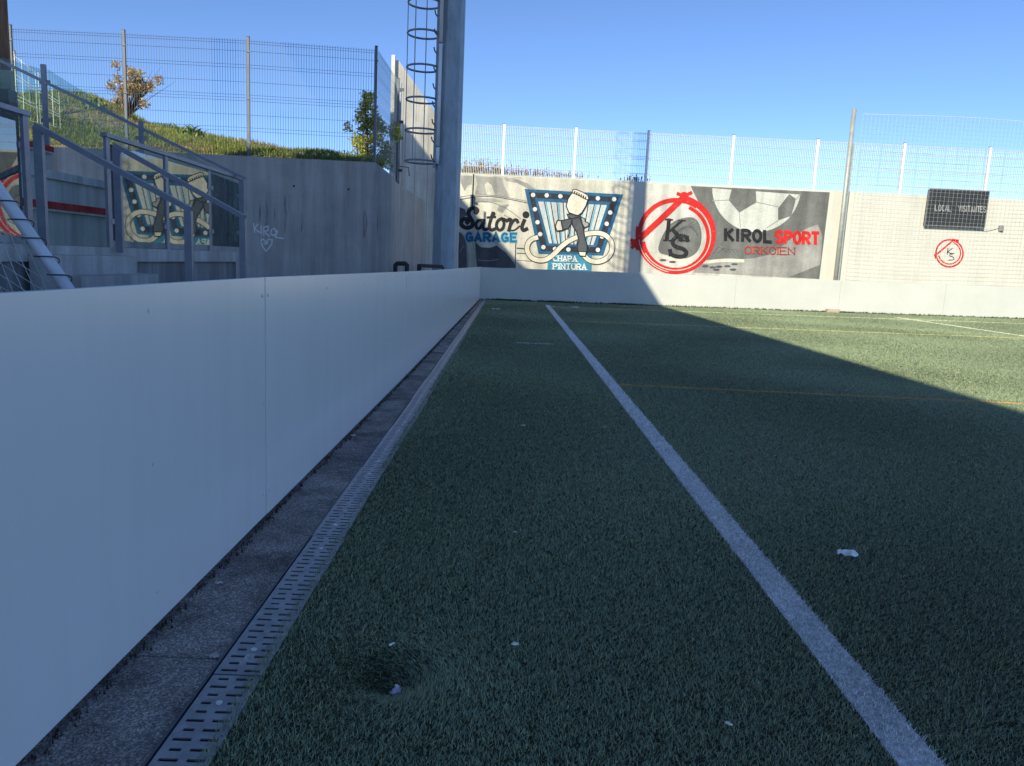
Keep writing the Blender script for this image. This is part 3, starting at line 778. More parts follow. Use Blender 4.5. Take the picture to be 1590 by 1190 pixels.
for i in range(4): b.bar(onwall(*sbc[i], .118), onwall(*sbc[(i+1) % 4], .118), .035, .03, (0, 1, 0))
world_part(b, 'frame', mat('scoreboard_edge', (.11, .115, .115), .5, .2, 6), sb)
W = _W
jb = empty('junction_box', onwall(*z7((1427, 955)), .03), 'small grey junction box on white wall right of scoreboard', 'junction box')
b = MB(); b.prism([onwall(*z7(p), .07) for p in ((1413, 934), (1445, 936), (1441, 976), (1409, 974))], (0, .068, 0)); world_part(b, 'box', mat('grey_plastic', (.25, .25, .23), .5), jb, bevel=.008)
b = MB(); b.tube([onwall(*z7(p), .012) for p in smooth([(1180, 950), (1250, 972), (1320, 978), (1390, 960), (1412, 946)], 2)], .008, 5); world_part(b, 'cable', mat('grey_plastic', (.25, .25, .23), .5), jb)

# ------------------------------------------------------------------ mesh fences
def fence_span(wb, p0, p1, h0, h1, hz, step=.05, r=.0026, hk=1.25):
    """wires of one welded panel between p0 and p1 (bottom corners) with heights h0, h1"""
    p0, p1 = Vector(p0), Vector(p1); L = (p1-p0).length; n = max(2, int(L/step)); d = (p1-p0)/L
    nrm = Vector((-d.y, d.x, 0)).normalized()
    for i in range(n+1):
        a = p0.lerp(p1, i/n); h = h0+(h1-h0)*i/n
        wb.tube([a, a+Vector((0, 0, h))], r, 3, False, cap=False)
    for f in hz:
        o = nrm*-.006
        wb.tube([p0+Vector((0, 0, h0*f))+o, p1+Vector((0, 0, h1*f))+o], r*hk, 3, False, cap=False)
HZ = (.015, .155, .17, .32, .45, .48, .515, .66, .81, .84, .965, .985)
def fence(name, label, posts, tops, post_m, wire_m, group=None, postw=.075, step=.05, r=.0026, hz=HZ, skip=(), noposts=(), clamp_m=None):
    root = empty(name, posts[0], label, 'fence', group)
    for i, (p, t) in enumerate(zip(posts, tops)):
        if i in noposts: continue
        b = MB(); b.bar(p-Vector((0, 0, .12)), p+Vector((0, 0, t+.05)), postw, postw, (0, 1, 0))
        po = world_part(b, 'post', post_m, root)
        for f in (.12, .5, .9):
            c_ = MB(); c_.bar(p+Vector((-.02, -postw/2-.006, t*f)), p+Vector((.045, -postw/2-.006, t*f)), .012, .03); world_part(c_, 'clamp', clamp_m or post_m, po)
        cp = MB(); cp.bar(p+Vector((0, 0, t+.052)), p+Vector((0, 0, t+.064)), postw+.008, postw+.008, (0, 1, 0)); world_part(cp, 'cap', M_DARKST, po)
    for i in range(len(posts)-1):
        if i in skip: continue
        b = MB(); d = (posts[i+1]-posts[i]).normalized()*.03
        fence_span(b, posts[i]+d+Vector((0, -.03, 0)), posts[i+1]-d+Vector((0, -.03, 0)), tops[i], tops[i+1], hz, step, r, .8 if r == .0038 else 1.25)
        world_part(b, 'mesh_panel', wire_m, root)
    return root
FY = WALL_Y+.08
M_WIRE = mat('white_coated_wire', (.80, .81, .80), .5, .03, 5)
def fpost(x, yb, yt):
    p = at(x, yb, Y=FY); t = at(x, yt, Y=FY); return p, t.z-p.z
def wz(x): return zt0+(zt1-zt0)*(x+1.76)/(41.76)
bx = [at(x, 250, Y=FY).x for x in (672, 781, 892, 1003.5)]
P = [Vector((x, FY, wz(x)+.0)) for x in bx]; T = [4.975-p.z for p in P]
fence('mesh_fence', 'white welded mesh fence on wall above the garage mural', P, T, M_WHITEST, M_WIRE, 'white mesh fences on the end wall', r=.0050, noposts=(3,))
bx = [at(x, 250, Y=FY).x for x in (1004.5, 1136, 1267, 1402, 1535, 1668, 1800)]
P = [Vector((x, FY, wz(x)+.0)) for x in bx]; T = [4.972-p.z for p in P]
fence('mesh_fence', 'long white welded mesh fence on wall above the football mural and scoreboard', P, T, M_WHITEST, M_WIRE, 'white mesh fences on the end wall', r=.0050)

# ------------------------------------------------------------------ ball-stop net and its post
NY = WALL_Y-.28
pt, pb_ = at(1327.5, 170, Y=NY), at(1297, 436, Y=NY)
bn = empty('ball_stop_net', (pb_.x, NY, 0), 'tall square meshed ball net hung in front of the white end wall', 'net')
b = MB(); xx = [pb_.x+.25+.118*i for i in range(0, 92)]
ztop = at(1345, 177, Y=NY-.05).z; 
def ny(x): return NY-.06-.05*math.sin((x-pb_.x)*.7)
for x in xx: b.tube([(x, ny(x), .55), (x+.02*math.sin(x*3), ny(x)-.01, (ztop+.55)/2), (x, ny(x), ztop-.002*(x-pb_.x)+.02*math.sin(x*1.1))], .0024, 3, False, cap=False)
for i in range(int((ztop-.55)/.118)+1):
    z = .55+.118*i
    b.tube([(x, ny(x)-.003, z-.002*(x-pb_.x)*(z/ztop)+.012*math.sin(x*.9+z)) for x in xx[::4]], .0024, 3, False, cap=False)
world_part(b, 'netting', mat('pale_cord', (.56, .57, .54), .8, .1, 8), bn)
b = MB(); b.tube([(x, ny(x), ztop-.002*(x-pb_.x)+.02*math.sin(x*1.1)+.01) for x in xx[::3]], .008, 5); world_part(b, 'top_cord', mat('pale_cord', (.62, .64, .62), .8), bn)
np_ = empty('net_post', (pb_.x, NY, 0), 'tall slim galvanised net post standing right of the football mural', 'post')
b = MB(); b.tube([(pb_.x, NY, -.1), (pb_.x, NY, at(1327.5, 170, Y=NY).z)], .062, 12); world_part(b, 'shaft', mat('post_zinc', (.38, .39, .35), .5, .12, 6, metal=.2), np_)
b = MB(); b.bar((pb_.x+.085, NY+.02, .2), (pb_.x+.085, NY+.02, 4.9), .05, .05, (0, 1, 0)); world_part(b, 'net_channel', mat('post_zinc', (.38, .39, .35), .5), np_)

# ------------------------------------------------------------------ light pole with caged ladder
PX, PY = -1.135, 13.35
lp = empty('light_pole', (PX, PY, 0), 'thick galvanised floodlight pole with caged ladder rising behind the left board', 'light pole')
def octo(r, z, n=12): return [(PX+r*math.cos(2*math.pi*(k+.5)/n), PY+r*math.sin(2*math.pi*(k+.5)/n), z) for k in range(n)]
b = MB(); zs_ = [-.1, 3, 6.4, 10, 15]; rs_ = [.232, .218, .205, .188, .16]
vs = [p for z, r in zip(zs_, rs_) for p in octo(r, z)]
b.add(vs, [(i*12+k, i*12+(k+1) % 12, (i+1)*12+(k+1) % 12, (i+1)*12+k) for i in range(4) for k in range(12)])
b.face(octo(.16, 15)); world_part(b, 'shaft', M_POLE, lp)
b = MB(); b.box((PX-.5, PY-.12, 15.002), (PX+.5, PY+.12, 15.15)); world_part(b, 'head_frame', M_STEEL, lp)
for s in (-.36, 0, .36):
    b = MB(); b.box((PX+s-.15, PY-.3, 15.16), (PX+s+.15, PY+.1, 15.4)); world_part(b, 'floodlight', M_DARKST, lp, bevel=.02)
lad = empty('ladder', (0, 0, 0), None, None); lad.parent = lp
LX = at(677, 200, Y=PY).x                                   # stile nearest the pole
zl0 = at(683, 262, Y=PY).z
b = MB(); b.bar((LX, PY-.09, zl0), (LX+.02, PY-.09, 14.6), .05, .05, (0, 1, 0)); world_part(b, 'stile', M_RAIL, lad)
b = MB(); b.bar((LX+.02, PY+.17, zl0), (LX+.04, PY+.17, 14.6), .05, .05, (0, 1, 0)); world_part(b, 'stile', M_RAIL, lad)
b = MB()
z = zl0+.1
while z < 14.5:
    b.tube([(LX, PY-.09, z), (LX+.01, PY+.17, z)], .012, 6)
    b.tube([(LX-.0, PY-.10, z), (LX-.045, PY-.12, z+.05), (LX-.06, PY-.12, z+.11)], .011, 6); z += .285
world_part(b, 'rung', M_DARKST, lad)
b = MB(); z = zl0+.25
while z < 14.6: b.bar((LX+.03, PY+.03, z), (PX, PY+.03, z), .03, .03); z += 1.25
world_part(b, 'wall_bracket', M_DARKST, lad)
hoopz = [at(655, y, Y=PY).z for y in (251, 203, 155, 105, 52, 4)]
dz = (hoopz[-1]-hoopz[0])/5; 
while hoopz[-1] < 14.2: hoopz.append(hoopz[-1]+dz)
CR = .278; CX = at(656, 155, Y=PY).x
for z in hoopz:
    b = MB(); pts = [(CX+CR*math.cos(a), PY+.04+CR*1.0*math.sin(a), z) for a in np.linspace(.12, 2*math.pi-.12, 26)]
    b.tube(pts, .017, 6); hp = world_part(b, 'cage_hoop', M_RAIL, lad)
for a in (180, 245, 90):
    x, y_ = CX+CR*math.cos(math.radians(a)), PY+.04+CR*math.sin(math.radians(a))
    b = MB(); b.bar((x, y_, hoopz[0]-.02), (x, y_, 14.3), (.006 if a == 180 else .030), .014); world_part(b, 'cage_bar', M_RAIL, lad)
b = MB()
for (za, zb) in ((zl0+.05, zl0+.32), (zl0+.34, 4.55), (4.58, 9.0)):
    b.tube([(PX-.165, PY-.205, za), (PX-.163, PY-.20, zb)], .030, 10)
world_part(b, 'cable_conduit', mat('white_conduit', (.88, .88, .88), .4, .05), lp)

# ------------------------------------------------------------------ retaining wall with graffiti, wing wall
kw = empty('retaining_wall', (-4, KIROL_Y, 0), 'grey streaked concrete retaining wall with chalk graffiti below the grassy bank', 'wall')
kzl, kzr = at(250, 234, Y=KIROL_Y).z, at(530, 250, Y=KIROL_Y).z
xr = at(607, 330, Y=KIROL_Y).x; x58 = at(583, 256, Y=KIROL_Y).x; zr = at(607, 273, Y=KIROL_Y).z
b = MB(); b.prism([(-16, KIROL_Y, -.15), (xr, KIROL_Y, -.15), (xr, KIROL_Y, zr), (x58, KIROL_Y, kzr), (-16, KIROL_Y, kzl)], (0, .3, 0))
M_KW = concrete('streaked_concrete', (.53, .51, .485), dark=.6, seed=1.0)
world_part(b, 'wall_slab', M_KW, kw)
b = MB(); b.prism([(xr-.3, KIROL_Y+.305, -.15), (xr-.02, KIROL_Y+.305, -.15), (xr-.02, 21.5, -.15), (xr-1.1, 22.0, -.15)][::-1], (0, 0, zr+.1)); world_part(b, 'return_wall', M_KW, kw)
W = lambda x, y, k: at(x, y, Y=KIROL_Y-.002*k)
b = MB(); CH = mat('chalk_white', (.88, .88, .88), .9, .3, 30)
def zg(p): return (300+p[0]/3.967, 150+p[1]/3.967)
for i, pl in enumerate(([(372, 782), (378, 838)], [(400, 785), (376, 815), (410, 838)], [(418, 795), (420, 845)], [(436, 855), (434, 805), (462, 800), (460, 825), (438, 832), (468, 862)],
           [(500, 812), (480, 822), (478, 850), (500, 858), (514, 838), (500, 812)], [(520, 825), (508, 868), (555, 875)],
           [(448, 955), (422, 915), (418, 885), (432, 880), (448, 898), (462, 880), (486, 884), (484, 910), (448, 955)], [(436, 905), (448, 912), (458, 898)])):
    stroke(b, pl, 8, 1+.1*i, zg)
gf = world_part(b, 'graffiti', CH, kw)
def stain_mat(name, col, amt):
    m = bpy.data.materials.new(name); m.use_nodes = True; n, l = m.node_tree.nodes, m.node_tree.links
    bs = n['Principled BSDF']; bs.inputs['Base Color'].default_value = (*col, 1); bs.inputs['Roughness'].default_value = .9
    tc = n.new('ShaderNodeTexCoord'); mp = n.new('ShaderNodeMapping'); mp.inputs['Scale'].default_value = (1, 1, .12); l.new(tc.outputs['Object'], mp.inputs[0])
    z = n.new('ShaderNodeTexNoise'); z.inputs['Scale'].default_value = 26; z.inputs['Detail'].default_value = 6; l.new(mp.outputs[0], z.inputs[0])
    r = n.new('ShaderNodeMapRange'); r.inputs[1].default_value = .35; r.inputs[2].default_value = .7; r.inputs[4].default_value = amt; l.new(z.outputs[0], r.inputs[0])
    l.new(r.outputs[0], bs.inputs['Alpha']); return m
b = MB()
for (x, y0, y1, wd) in ((410, 645, 770, 18), (566, 615, 830, 20), (668, 690, 830, 16), (590, 600, 700, 10), (500, 690, 760, 8), (1135, 690, 850, 8)):
    stroke(b, [(x, y0), (x+2, (y0+y1)/2), (x-1, y1)], wd, .5, zg, taper=[.3, 1, .3])
world_part(b, 'dark_stain', stain_mat('dark_runoff', (.10, .10, .105), .5), kw)
b = MB()
for (x, y0, y1, wd) in ((452, 650, 860, 24), (1055, 700, 860, 42)): stroke(b, [(x, y0), (x+3, y0*.75+y1*.25), (x+5, (y0+y1)/2), (x+1, y0*.3+y1*.7), (x-2, y1)], wd*.8, .6, zg, taper=[.25, .8, .7, .9, .3])
world_part(b, 'rust_stain', stain_mat('rust_runoff', (.20, .12, .11), .4), kw)
b = MB()
for p in ((620, 552), (957, 572)): pface(b, circ(p, 7, 10), 1, zg)
world_part(b, 'tie_hole', M_BLACK, kw)
W = _W

ww = empty('wing_wall', (-2.5, 22.2, 0), 'tall board marked concrete wall with sloping top behind the light pole', 'wall')
A = Vector((at(612, 300, Y=21.85).x, 21.85, 0)); B = Vector((-1.74, WALL_Y-.006, 0))
def wing(px_, py_):
    d = ray(px_, py_); n = Vector((B.y-A.y, A.x-B.x, 0)); t = (A-CAM).dot(n)/d.dot(n); return CAM+d*t
tl, tm, tr_ = wing(619, 94), wing(686, 190), wing(716, 262)
b = MB(); nrm = Vector((B.y-A.y, A.x-B.x, 0)).normalized(); nrm = nrm if nrm.y > 0 else -nrm
b.prism([Vector((A.x, A.y, -.15)), Vector((B.x, B.y, -.15)), Vector((B.x, B.y, tr_.z-.05)), tm, tl, Vector((A.x, A.y, tl.z))], nrm*.25)
world_part(b, 'wall_slab', concrete('board_marked_concrete', (.80, .75, .65), dark=.66, seed=4.0, board=.33), ww)
b = MB(); c_ = Vector((A.x-.08, A.y-.06, 0)); b.bar((c_.x, c_.y, -.1), (c_.x, c_.y, tl.z+.1), .10, .12, (0, 1, 0)); world_part(b, 'end_post', mat('pale_post', (.60, .60, .56), .6, .1, 4), ww)
gp = empty('gate_post', (at(617, 300, Y=19.5).x, 19.5, 0), 'short grey steel post with hinges beside the tall sloping wall', 'post')
gx0 = gp.location.x; zt = at(617, 128, Y=19.5).z; zb_ = at(617, 278, Y=19.5).z
b = MB(); b.bar((gx0, 19.5, zb_-2.5), (gx0, 19.5, zt), .10, .10, (0, 1, 0)); world_part(b, 'shaft', M_STEEL, gp)
b = MB()
for y_ in (140, 190, 215, 265): c2 = at(617, y_, Y=19.5); b.bar((gx0-.02, 19.44, c2.z), (gx0+.12, 19.44, c2.z), .02, .07)
world_part(b, 'hinge', M_DARKST, gp)
b = MB(); c2 = at(617, 259, Y=19.5); b.tube([(gx0+.05, 19.42, c2.z), (gx0+.28, 19.40, c2.z-.02), (gx0+.30, 19.40, c2.z-.22)], .012, 6); world_part(b, 'latch', M_DARKST, gp)

# ------------------------------------------------------------------ grassy bank, left fence, shrubs
HX = np.arange(-22, xr-.0, .35); HYs = np.concatenate([np.arange(KIROL_Y+.3, 19.2, .3), [20, 21, 22.5]])
skx = [at(x, y, Y=19) for x, y in ((-150, 150), (25, 150), (90, 142), (130, 148), (180, 165), (220, 188), (300, 205), (330, 211), (400, 226), (470, 236), (530, 242), (607, 250))]
skx_x, skx_z = [p.x for p in skx], [p.z for p in skx]
def wallz(x): return np.interp(x, [-16, x58, xr], [kzl, kzr, zr])
def xmax(y): return xr-.03-.2*(y-KIROL_Y)
def bank_z(x, y):
    s = np.clip((y-(KIROL_Y+.3))/(19-(KIROL_Y+.3)), 0, 1); base = wallz(x)+.03
    z = base + (np.interp(x, skx_x, skx_z)-base)*s**.85
    return z + .06*np.sin(x*2.3+y)*np.sin(y*1.9-x)*np.minimum(1, s*4) - np.maximum(0, y-19)*.06
gx, gy = np.meshgrid(HX, HYs); gx = np.minimum(gx, xmax(gy)); gz = bank_z(gx, gy)
vs = np.stack([gx, gy, gz], -1).reshape(-1, 3); nx = len(HX); tri = []
for j in range(len(HYs)-1):
    for i in range(nx-1):
        a = j*nx+i; tri += [(a, a+1, a+nx+1), (a, a+nx+1, a+nx)]
tag(soup('grass_bank', vs, np.array(tri), mat('bank_soil', (.24, .22, .09), .95, .45, 2.5, bump=.6, bscale=9, col2=(.36, .27, .15))), kind='structure')
def tufts(n, xf, yf, zf, hgt, wd, cols, name, label, cat, r, kind='stuff', m=None, pat=None):
    x, y = xf, yf; z = zf
    a = r.random(n)*2*math.pi; ln = .25+.7*r.random(n); h = hgt*(.4+r.random(n)); ww_ = wd*(.6+.8*r.random(n))
    ex, ey = np.cos(a+1.57)*ww_/2, np.sin(a+1.57)*ww_/2
    v = np.stack([np.stack([x-ex, y-ey, z-.02], 1), np.stack([x+ex, y+ey, z-.02], 1), np.stack([x+np.cos(a)*ln*h, y+np.sin(a)*ln*h, z+h*(1-.3*ln)], 1)], 1)
    ci_ = r.integers(0, len(cols), n)
    if pat is not None: ci_ = np.where(pat < -.55, np.where(r.random(n) < .7, 3+2*(r.random(n) < .5), ci_), np.where(r.random(n) < .75, ci_ % 3, ci_))
    col = np.array(cols)[ci_]*(.6+.8*r.random(n))[:, None]
    o = soup(name, v.reshape(-1, 3), np.arange(n*3).reshape(-1, 3), m or M_LEAF, np.repeat(col[:, None], 3, 1).reshape(-1, 3))
    return tag(o, label, cat, None, kind)
M_LEAF = attr_mat('leaf', .6, .25, .3)
r = np.random.default_rng(3); n = 52000
hx = r.uniform(-15, xr-.1, n); hy = KIROL_Y+.32+r.random(n)*4.2
patch = np.sin(hx*1.7+2*np.sin(hy*1.1))+np.sin(hy*2.3-hx*.8)+r.normal(0, .5, n)
hc = np.where(patch > .35, 1.0, .55)
keep = (r.random(n) < np.where(patch > -.6, 1, .4)) & (hx < xmax(hy)-.08)
hx, hy, pk = hx[keep], hy[keep], patch[keep]; n = len(hx)
tufts(n, hx, hy, bank_z(hx, hy), .10, .026, [(.30, .37, .08), (.22, .31, .06), (.38, .41, .11), (.45, .38, .17), (.16, .23, .06), (.42, .32, .17)], 'bank_grass', 'rough sunlit grass growing over the bank behind the retaining wall', 'grass', r, pat=pk)

def leaf_cloud(name_root, label, cat, base, clumps, n, size, cols, trunk, seed, part_name='foliage', twig_m=None, group=None):
    r = np.random.default_rng(seed); root = empty(name_root, base, label, cat, group)
    cl = np.array([c[:3] for c in clumps]); rad = np.array([c[3] for c in clumps]); pr = rad**2; pr = pr/pr.sum()
    ci = r.choice(len(clumps), n, p=pr)
    d = r.normal(0, 1, (n, 3)); d /= np.linalg.norm(d, axis=1)[:, None]; d *= (r.random(n)**.45)[:, None]
    c = cl[ci]+d*rad[ci][:, None]
    t = r.normal(0, 1, (n, 3)); t /= np.linalg.norm(t, axis=1)[:, None]; u = np.cross(t, r.normal(0, 1, (n, 3))); u /= np.linalg.norm(u, axis=1)[:, None]
    s = size*(.5+r.random(n))[:, None]
    v = np.stack([c-t*s, c+u*s*.45, c+t*s, c-u*s*.45], 1)
    col = np.array(cols)[r.integers(0, len(cols), n)]*(.65+.7*r.random(n))[:, None]
    b4 = np.arange(n)[:, None]*4
    tri = np.concatenate([b4+np.array([[0, 1, 2]]), b4+np.array([[0, 2, 3]])], 0)
    soup(part_name, v.reshape(-1, 3)-np.array(base), tri, M_LEAF, np.repeat(col[:, None], 4, 1).reshape(-1, 3), root)
    b = MB()
    for pts, r0, r1 in trunk:
        k_ = len(pts); b.tube([Vector(p) for p in pts], [r0+(r1-r0)*i/(k_-1) for i in range(k_)], 6)
    world_part(b, 'branches', twig_m or mat('bark', (.10, .07, .045), .9, .3, 12), root)
    return root
# rusty shrub
base = at(200, 182, Y=18.6); 
cl = []
rr = random.Random(5)
tw = []
for i in range(26):
    px_, py_ = 205+rr.gauss(0, 19), 136+rr.gauss(0, 11)
    q = at(px_, py_, Y=18.6+rr.uniform(-.35, .35)); cl.append((q.x, q.y, q.z, .13)); tw.append(([base, base.lerp(q, .5)+Vector((rr.uniform(-.06, .06), 0, .05)), q], .014, .003))
for i in range(40):
    px_, py_ = 208+rr.gauss(0, 26), 132+rr.gauss(0, 13); q = at(px_, py_, Y=18.6+rr.uniform(-.3, .3)); tw.append(([base, base.lerp(q, .5)+Vector((0, 0, .06)), q], .01, .002))
leaf_cloud('shrub', 'rusty brown leaved shrub on the crest of the grassy bank', 'shrub', base, cl, 3600, .028, [(.56, .38, .14), (.46, .27, .10), (.62, .46, .22), (.42, .38, .13)], tw, 6)
# young tree at the fence corner
base = at(570, 256, Y=18.4); cl, tw = [], []
top = at(566, 140, Y=18.4); tw.append(([base, base.lerp(top, .5)+Vector((.03, 0, 0)), top], .03, .004))
for i in range(54):
    f = rr.random(); wdt = 27*(1-f)**.6+5
    q = at(568+rr.gauss(0, wdt*.55), 246-100*f, Y=18.4+rr.uniform(-.3, .3)); cl.append((q.x, q.y, q.z, .10+.07*(1-f))); tw.append(([base.lerp(top, max(.05, f-.12)), q], .009, .003))
for i in range(9):
    q = at(600+rr.gauss(0, 9), rr.uniform(195, 262), Y=18.6+rr.uniform(-.2, .3)); cl.append((q.x, q.y, q.z, .16)); tw.append(([base, q], .009, .003))
leaf_cloud('young_tree', 'slender yellow green young tree by the fence corner', 'tree', base, cl, 5200, .034, [(.55, .54, .09), (.42, .46, .08), (.68, .56, .12), (.28, .34, .07)], tw, 8)
# leafy docks on the bank
i = 0
for (px_, py_, n_, hh, lab) in ((300, 212, 26, .42, 'clump of broad green leaves at the middle of the bank crest'), (148, 160, 22, .34, 'leafy green clump high on the bank near the shrub'),
                              (508, 246, 34, .20, 'low dark bushy plant on the wall edge left of the young tree'), (62, 150, 24, .3, 'bushy green clump at the upper left end of the bank')):
    q = at(px_, py_, Y=18.2 if py_ < 240 else 15.9); q.z = float(bank_z(q.x, q.y)); root = empty('leafy_plant', q, lab, 'plant', 'leafy plants on the bank')
    b = MB()
    for k in range(n_):
        a = rr.uniform(0, 6.28); l_ = hh*rr.uniform(.5, 1); o_ = Vector((rr.gauss(0, .18), rr.gauss(0, .12), 0)); d = Vector((math.cos(a), math.sin(a), 0)); s_ = Vector((-d.y, d.x, 0))*l_*.16
        p0 = o_; p1 = o_+d*l_*.25+Vector((0, 0, l_*.6)); p2 = o_+d*l_*.6+Vector((0, 0, l_*rr.uniform(.7, 1)))
        b.add([p0, p1-s_, p1+s_, p2], [(0, 1, 2), (1, 3, 2)])
    o = b.build('leaves', mat('dock_leaf', (.16, .26, .05), .5, .35, 9), root)
    i += 1
# left fence on the retaining wall
LFY = KIROL_Y+.12
px4 = [(-165, 0), (22, 0), (195.5, 0), (386, 0), (583, 0)]
P = [Vector((at(x, 160, Y=LFY).x, LFY, 0)) for x, _ in px4]
for p in P: p.z = float(wallz(p.x))
T = [at(x, y, Y=LFY).z-p.z for (x, y), p in zip(((-165, 40), (22, 44), (195.5, 52), (386, 62), (583, 77)), P)]
M_FP = mat('shaded_fence_steel', (.15, .165, .19), .55, .12, 7)  # posts darkened in colour to stand in for shade on this fence
M_WIRE_SHADE = mat('shaded_fence_wire', (.032, .042, .06), .5, .1, 6)  # near-black wire colour makes the mesh look shaded where sun reaches it
HZL = (.02, .03, .22, .25, .36, .48, .505, .53, .64, .76, .785, .90, .965, .985)
fence('mesh_fence', 'tall grey welded mesh fence along the grassy bank', P, T, M_FP, M_WIRE_SHADE, None, .05, .05, .0038, HZL)
q0 = P[-1]+Vector((.03, .05, .0)); q1 = Vector((at(616, 272, Y=18.9).x, 18.9, at(616, 272, Y=18.9).z)); T2 = [T[-1], at(616, 126, Y=18.9).z-q1.z]
fence('mesh_fence', 'grey mesh fence turning back from the corner beside the young tree', [q0, q1], T2, M_FP, mat('pale_zinc_wire', (.24, .26, .28), .5, .1, 6), None, .05, .05, .0017, HZL, noposts=(0,))
q0, q1 = at(26, 168, Y=16.7), at(98, 214, Y=16.7); q0.z = float(bank_z(q0.x, q0.y)); q1.z = float(bank_z(q1.x, q1.y))
fence('mesh_fence', 'low pale mesh fence added as the sunlit patch of the tall fence beside the brown column', [q0, (q0+q1)/2, q1], [at(26, 84, Y=16.7).z-q0.z, at(62, 112, Y=16.7).z-(q0.z+q1.z)/2, at(98, 140, Y=16.7).z-q1.z], mat('pale_post', (.60, .60, .56), .6, .1, 4), M_WIRE, None, .05, .13, .006, (.02, .3, .36, .62, .68, .97), noposts=(1, 2))  # extra white-wire panel, added to show the tall fence's sunlit part
# weeds on the end wall
def weed(px_, py_, n, hpx, spread, cols, lab, seed):
    r = random.Random(seed); q = at(px_, py_, Y=WALL_Y+.16); q.z = wz(q.x); root = empty('dry_weed', q, lab, 'weed', 'dry weeds on top of the end wall'); b = MB(); hm = hpx/1180*23
    for k in range(n):
        x = r.gauss(0, spread); hgt = hm*r.uniform(.35, 1.1); a = r.uniform(0, 6.28); dx, dy = math.cos(a)*hgt*.35, math.sin(a)*.06; w_ = .012
        b.add([(x-w_, r.uniform(-.04, .1), -.02), (x+w_, .03, -.02), (x+dx*.5+w_*.7, dy*.5, hgt*.6), (x+dx, dy, hgt)], [(0, 1, 2), (0, 2, 3)])
        for s in range(3):
            c_ = Vector((x+dx*r.random(), dy, hgt*r.uniform(.3, 1))); e = r.uniform(.02, .045); b.add([c_, c_+Vector((e, 0, e*.6)), c_+Vector((e*.2, .01, e*1.4))], [(0, 1, 2)])
    b.build('stems', mat('weed_'+str(seed), cols, .85, .4, 14), root)
weed(742, 270, 90, 24, .42, (.24, .17, .06), 'tall dry weed clump on the wall nearest the light pole', 1)
weed(805, 274, 110, 15, .55, (.23, .14, .07), 'low reddish weed clump on the wall between the first two white posts', 2)
weed(872, 278, 60, 11, .40, (.24, .15, .08), 'short dry weeds on wall left of the second white fence post', 3)
weed(730, 271, 130, 10, .35, (.17, .13, .04), 'low olive moss and weeds on wall right beside the light pole', 4)
weed(985, 285, 40, 9, .18, (.07, .08, .05), 'dark small weeds in the shaded gap of the fence', 5)

# ------------------------------------------------------------------ grandstand
GX = -4.05                                   # guard line
GZ = 1.05
gs = empty('grandstand', (-6, 4, 0), 'stepped concrete grandstand with red edge stripes behind glass guards', 'grandstand')
M_ST = concrete('stand_concrete', (.56, .57, .55), dark=.55, seed=7.0)
END = 11.25
b = MB(); b.box((GX-.95, -14, -.16), (GX+.04, END, GZ-.14)); world_part(b, 'front_wall', concrete('stained_concrete', (.40, .41, .40), dark=.28, seed=8.0), gs)
b = MB(); b.box((GX-.95, -14, GZ-.138), (GX+.10, END+.02, GZ)); world_part(b, 'ledge', M_ST, gs)
b2 = MB()
tops = [1.5, 1.95, 2.4, 2.85, 3.3]
for i, zt_ in enumerate(tops):
    x = GX-.95-.8*i-.002
    b = MB(); b.box((x-.8, -14, -.16), (x, END-.05, zt_-.10)); b.box((x-.8, -14, zt_-.099), (x+.05, END-.05, zt_)); world_part(b, 'tier', M_ST, gs)
    if i in (0, 2): b2.box((x-.012, -14, zt_+.001), (x+.053, END-.06, zt_+.004)); b2.box((x+.0505, -14, zt_-.075), (x+.053, END-.06, zt_+.001))
world_part(b2, 'edge_stripe', paint('stripe_red', (.50, .05, .05), .7, .35, 5), gs)
SX1 = -2.75
b = MB()
SY0, SY1 = 6.42, 7.62
for i in range(6):
    xa = GX+.102+(SX1-GX-.05)/6*i; b.box((xa, SY0-.1, -.155), (xa+(SX1-GX-.05)/6-.001, SY1+.1, GZ-.02-.165*(i+.35)))
world_part(b, 'steps', M_ST, gs)
# rear frame of the stand, and an unseen roof shaped to cast its shade
RZ = 10.0
E_ = wing(622, 200); t_ = (RZ-E_.z)/(-SUN.z); E2 = E_-SUN*t_
c1 = at(800, 415, Y=WALL_Y); c1 = c1-SUN*((RZ-c1.z)/(-SUN.z)); c2 = at(712, 317, Y=WALL_Y); c2 = c2-SUN*((RZ-c2.z)/(-SUN.z))
RX = 4.17-(.505/.69)*(RZ-.04)
shadow_roof = [(RX, -25), (RX, 9.15), (c1.x+.25, 9.15), (c1.x, c1.y), (c2.x, c2.y), (E2.x, E2.y), (E2.x-2.4, E2.y), (E2.x-2.4, 9.7), (c1.x+.3, 8.75), (-8.2, 8.75), (-8.35, 6.3), (-9.6, 6.1), (-9.6, 5.2), (-22, 4.2), (-22, -25)]  # outline traced back along the sun from the wanted shadow edges
b = MB(); b.prism([(x, y_, RZ) for x, y_ in shadow_roof], (0, 0, .25)); world_part(b, 'shadow_roof', mat('shadow_roof_sheet', (.35, .35, .34), .6, .1, 2), gs)
b = MB(); b.box((-9.6, -14, -.15), (-9.25, 4.0, RZ-.01)); world_part(b, 'rear_wall', concrete('rear_concrete', (.38, .36, .32), seed=3), gs)
for y_ in (-8, -2, 4.2):
    b = MB(); b.bar((-8.9, y_, 3.0), (-8.9, y_, RZ-.005), .3, .3, (0, 1, 0)); world_part(b, 'roof_post', M_STEEL, gs)
